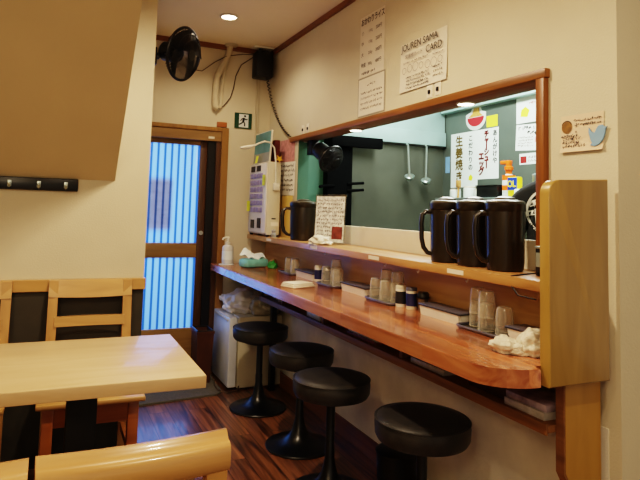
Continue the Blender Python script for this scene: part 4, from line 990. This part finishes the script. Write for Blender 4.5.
for s_ in (-1, 1):
    obj('shoe', MB().blob(.052, .13, .06, .05, 2, 3, True, 1, (s_*.107, .05, .034)), BLACK, pt)
    obj('eye', MB().blob(.012, .008, .008, 0, 1, 2, False, 0, (s_*.03, .117, 1.575)), WHITEP, pt); obj('ear', MB().blob(.012, .022, .032, .2, 3, 2, False, 0, (s_*.083, .025, 1.565)), SKIN, pt)
obj('nose', MB().blob(.014, .022, .022, 0, 1, 2, False, 0, (0, .125, 1.55)), SKIN, pt); obj('mouth', MB().blob(.024, .008, .007, 0, 1, 2, False, 0, (0, .112, 1.508)), PINK, pt)
mb = MB().blob(.094, .108, .105, .12, 5, 4, False, 6, (0, .012, 1.612))
for v_ in mb.b.verts:
    if v_.co.y > .07 and v_.co.z < 1.64: v_.co.y = .07
    if v_.co.z < 1.53: v_.co.z = 1.53
obj('hair', mb, HAIR, pt)
# round print on the back of the shirt, laid onto the cloth
dg = bpy.context.evaluated_depsgraph_get(); dg.update()
ev = sh.evaluated_get(dg); bv = BVHTree.FromPolygons([v_.co.copy() for v_ in ev.data.vertices], [tuple(p_.vertices) for p_ in ev.data.polygons])
def drape(mb, cx, cz):
    for v_ in mb.b.verts:
        x, z = cx - v_.co.x, cz + v_.co.y
        hit = bv.ray_cast(Vector((x, -.6, z)), Vector((0, 1, 0)))
        y = hit[0].y if hit[0] else -.1
        v_.co = Vector((x, y-.002-v_.co.z, z))
    return mb
obj('round_print', drape(ring(.094, .104, 0, 60), -.045, 1.25), WHITEP, sh, False, label='white ring print')
pr = MB(); R2 = random.Random(3)
def stroke(x0, y0, x1, y1, w_, n=8):
    dx, dy = x1-x0, y1-y0; l_ = math.hypot(dx, dy); px, py = -dy/l_*w_, dx/l_*w_
    for i in range(n):
        a_, b_ = i/n, (i+1)/n
        pr.quad([(x0+dx*a_-px, y0+dy*a_-py, 0), (x0+dx*b_-px, y0+dy*b_-py, 0), (x0+dx*b_+px, y0+dy*b_+py, 0), (x0+dx*a_+px, y0+dy*a_+py, 0)])
for q in ((-.118, .03, -.05, .05, .012), (-.05, .055, .0, .02, .012), (-.1, -.01, -.02, .0, .011), (-.09, .04, -.1, -.04, .01), (-.1, -.06, -.03, -.03, .013), (-.06, .01, -.05, -.08, .012), (.0, .06, .01, -.07, .012), (-.02, -.05, .06, -.04, .012), (.03, .05, .09, .03, .012), (.06, .05, .05, -.06, .011), (.04, .0, .1, -.01, .011)): stroke(*q)
obj('brush_print', drape(pr, -.045, 1.25), WHITEP, sh, False, label='white brush lettering')

# ------------------------------------------------------------------ lights
def area(name, loc_, size, power, col, rot=(0, 0, 0), sy=None):
    l = bpy.data.lights.new(name, 'AREA'); l.energy = power; l.color = lin(col)[:3]; l.size = size
    if sy: l.shape = 'RECTANGLE'; l.size_y = sy
    o = bpy.data.objects.new(name, l); C.objects.link(o); o.location = loc_; o.rotation_euler = rot; return o
def spot(name, loc_, power, col, ang=150, r_=.04, blend=.6):
    l = bpy.data.lights.new(name, 'SPOT'); l.energy = power; l.color = lin(col)[:3]; l.spot_size = math.radians(ang); l.spot_blend = blend; l.shadow_soft_size = r_
    o = bpy.data.objects.new(name, l); C.objects.link(o); o.location = loc_; return o
WARM = '#ffe5c4'
spot('key_downlight', (.42, 1.92, ZC-.012), 84, WARM, 165, .045)
spot('door_downlight', (.962, 3.5, ZC-.012), 20, WARM, 150, .045)
spot('aisle_fill', (.7, .35, ZC-.012), 40, WARM, 165, .05)  # unseen added fill for the aisle and fridge front
spot('table_downlight', (-.6, .6, ZC-.012), 22, WARM, 165, .05)
spot('window_spot_far', (1.555, 3.60, 1.655), 2.2, '#ffe6c0', 150, .03)
spot('window_spot_mid', (1.555, 2.86, 1.655), 2.6, '#ffe6c0', 150, .03)
spot('window_spot_near', (1.555, 1.905, 1.655), 3.0, '#ffe6c0', 150, .03)
def point(name, loc_, power, col, r_):
    l = bpy.data.lights.new(name, 'POINT'); l.energy = power; l.color = lin(col)[:3]; l.shadow_soft_size = r_
    o = bpy.data.objects.new(name, l); C.objects.link(o); o.location = loc_; return o
point('rear_fill', (-.9, -.5, 1.95), 24, '#ffe6c0', .22)  # added light out of view, brightens ceiling and stair underside
area('kitchen_tube', (2.45, 2.9, 2.40), .3, 42, '#f1f8f0', sy=1.6)
area('daylight', (.7, 5.3, 1.3), 1.6, 52, '#b2caf6', (-PI/2, 0, 0), 2.0)
wd = bpy.data.worlds.new('World'); bpy.context.scene.world = wd; wd.use_nodes = True
wd.node_tree.nodes['Background'].inputs['Color'].default_value = lin('#ffebcf'); wd.node_tree.nodes['Background'].inputs['Strength'].default_value = .34

# ------------------------------------------------------------------ camera
f_, cx_, cy_, yaw, pit, rol = 573, 304.5, 165.5, .410, .078, -.030
fw = Vector((math.sin(yaw)*math.cos(pit), math.cos(yaw)*math.cos(pit), math.sin(pit)))
rt = Vector((math.cos(yaw), -math.sin(yaw), 0)); dn = fw.cross(rt)
r2 = math.cos(rol)*rt + math.sin(rol)*dn; d2 = -math.sin(rol)*rt + math.cos(rol)*dn
cam = bpy.data.cameras.new('camera'); co = bpy.data.objects.new('camera', cam); C.objects.link(co)
m = Matrix((r2, -d2, -fw)).transposed().to_4x4(); m.translation = Vector((0, 0, EYE)); co.matrix_world = m
cam.sensor_width = 36; cam.sensor_fit = 'HORIZONTAL'; cam.lens = f_/640*36; cam.clip_start = .02
cam.shift_x = (320-cx_)/640; cam.shift_y = -(240-cy_)/640
bpy.context.scene.camera = co
vs = bpy.context.scene.view_settings; vs.view_transform = 'Filmic'; vs.look = 'High Contrast'; vs.exposure = .55
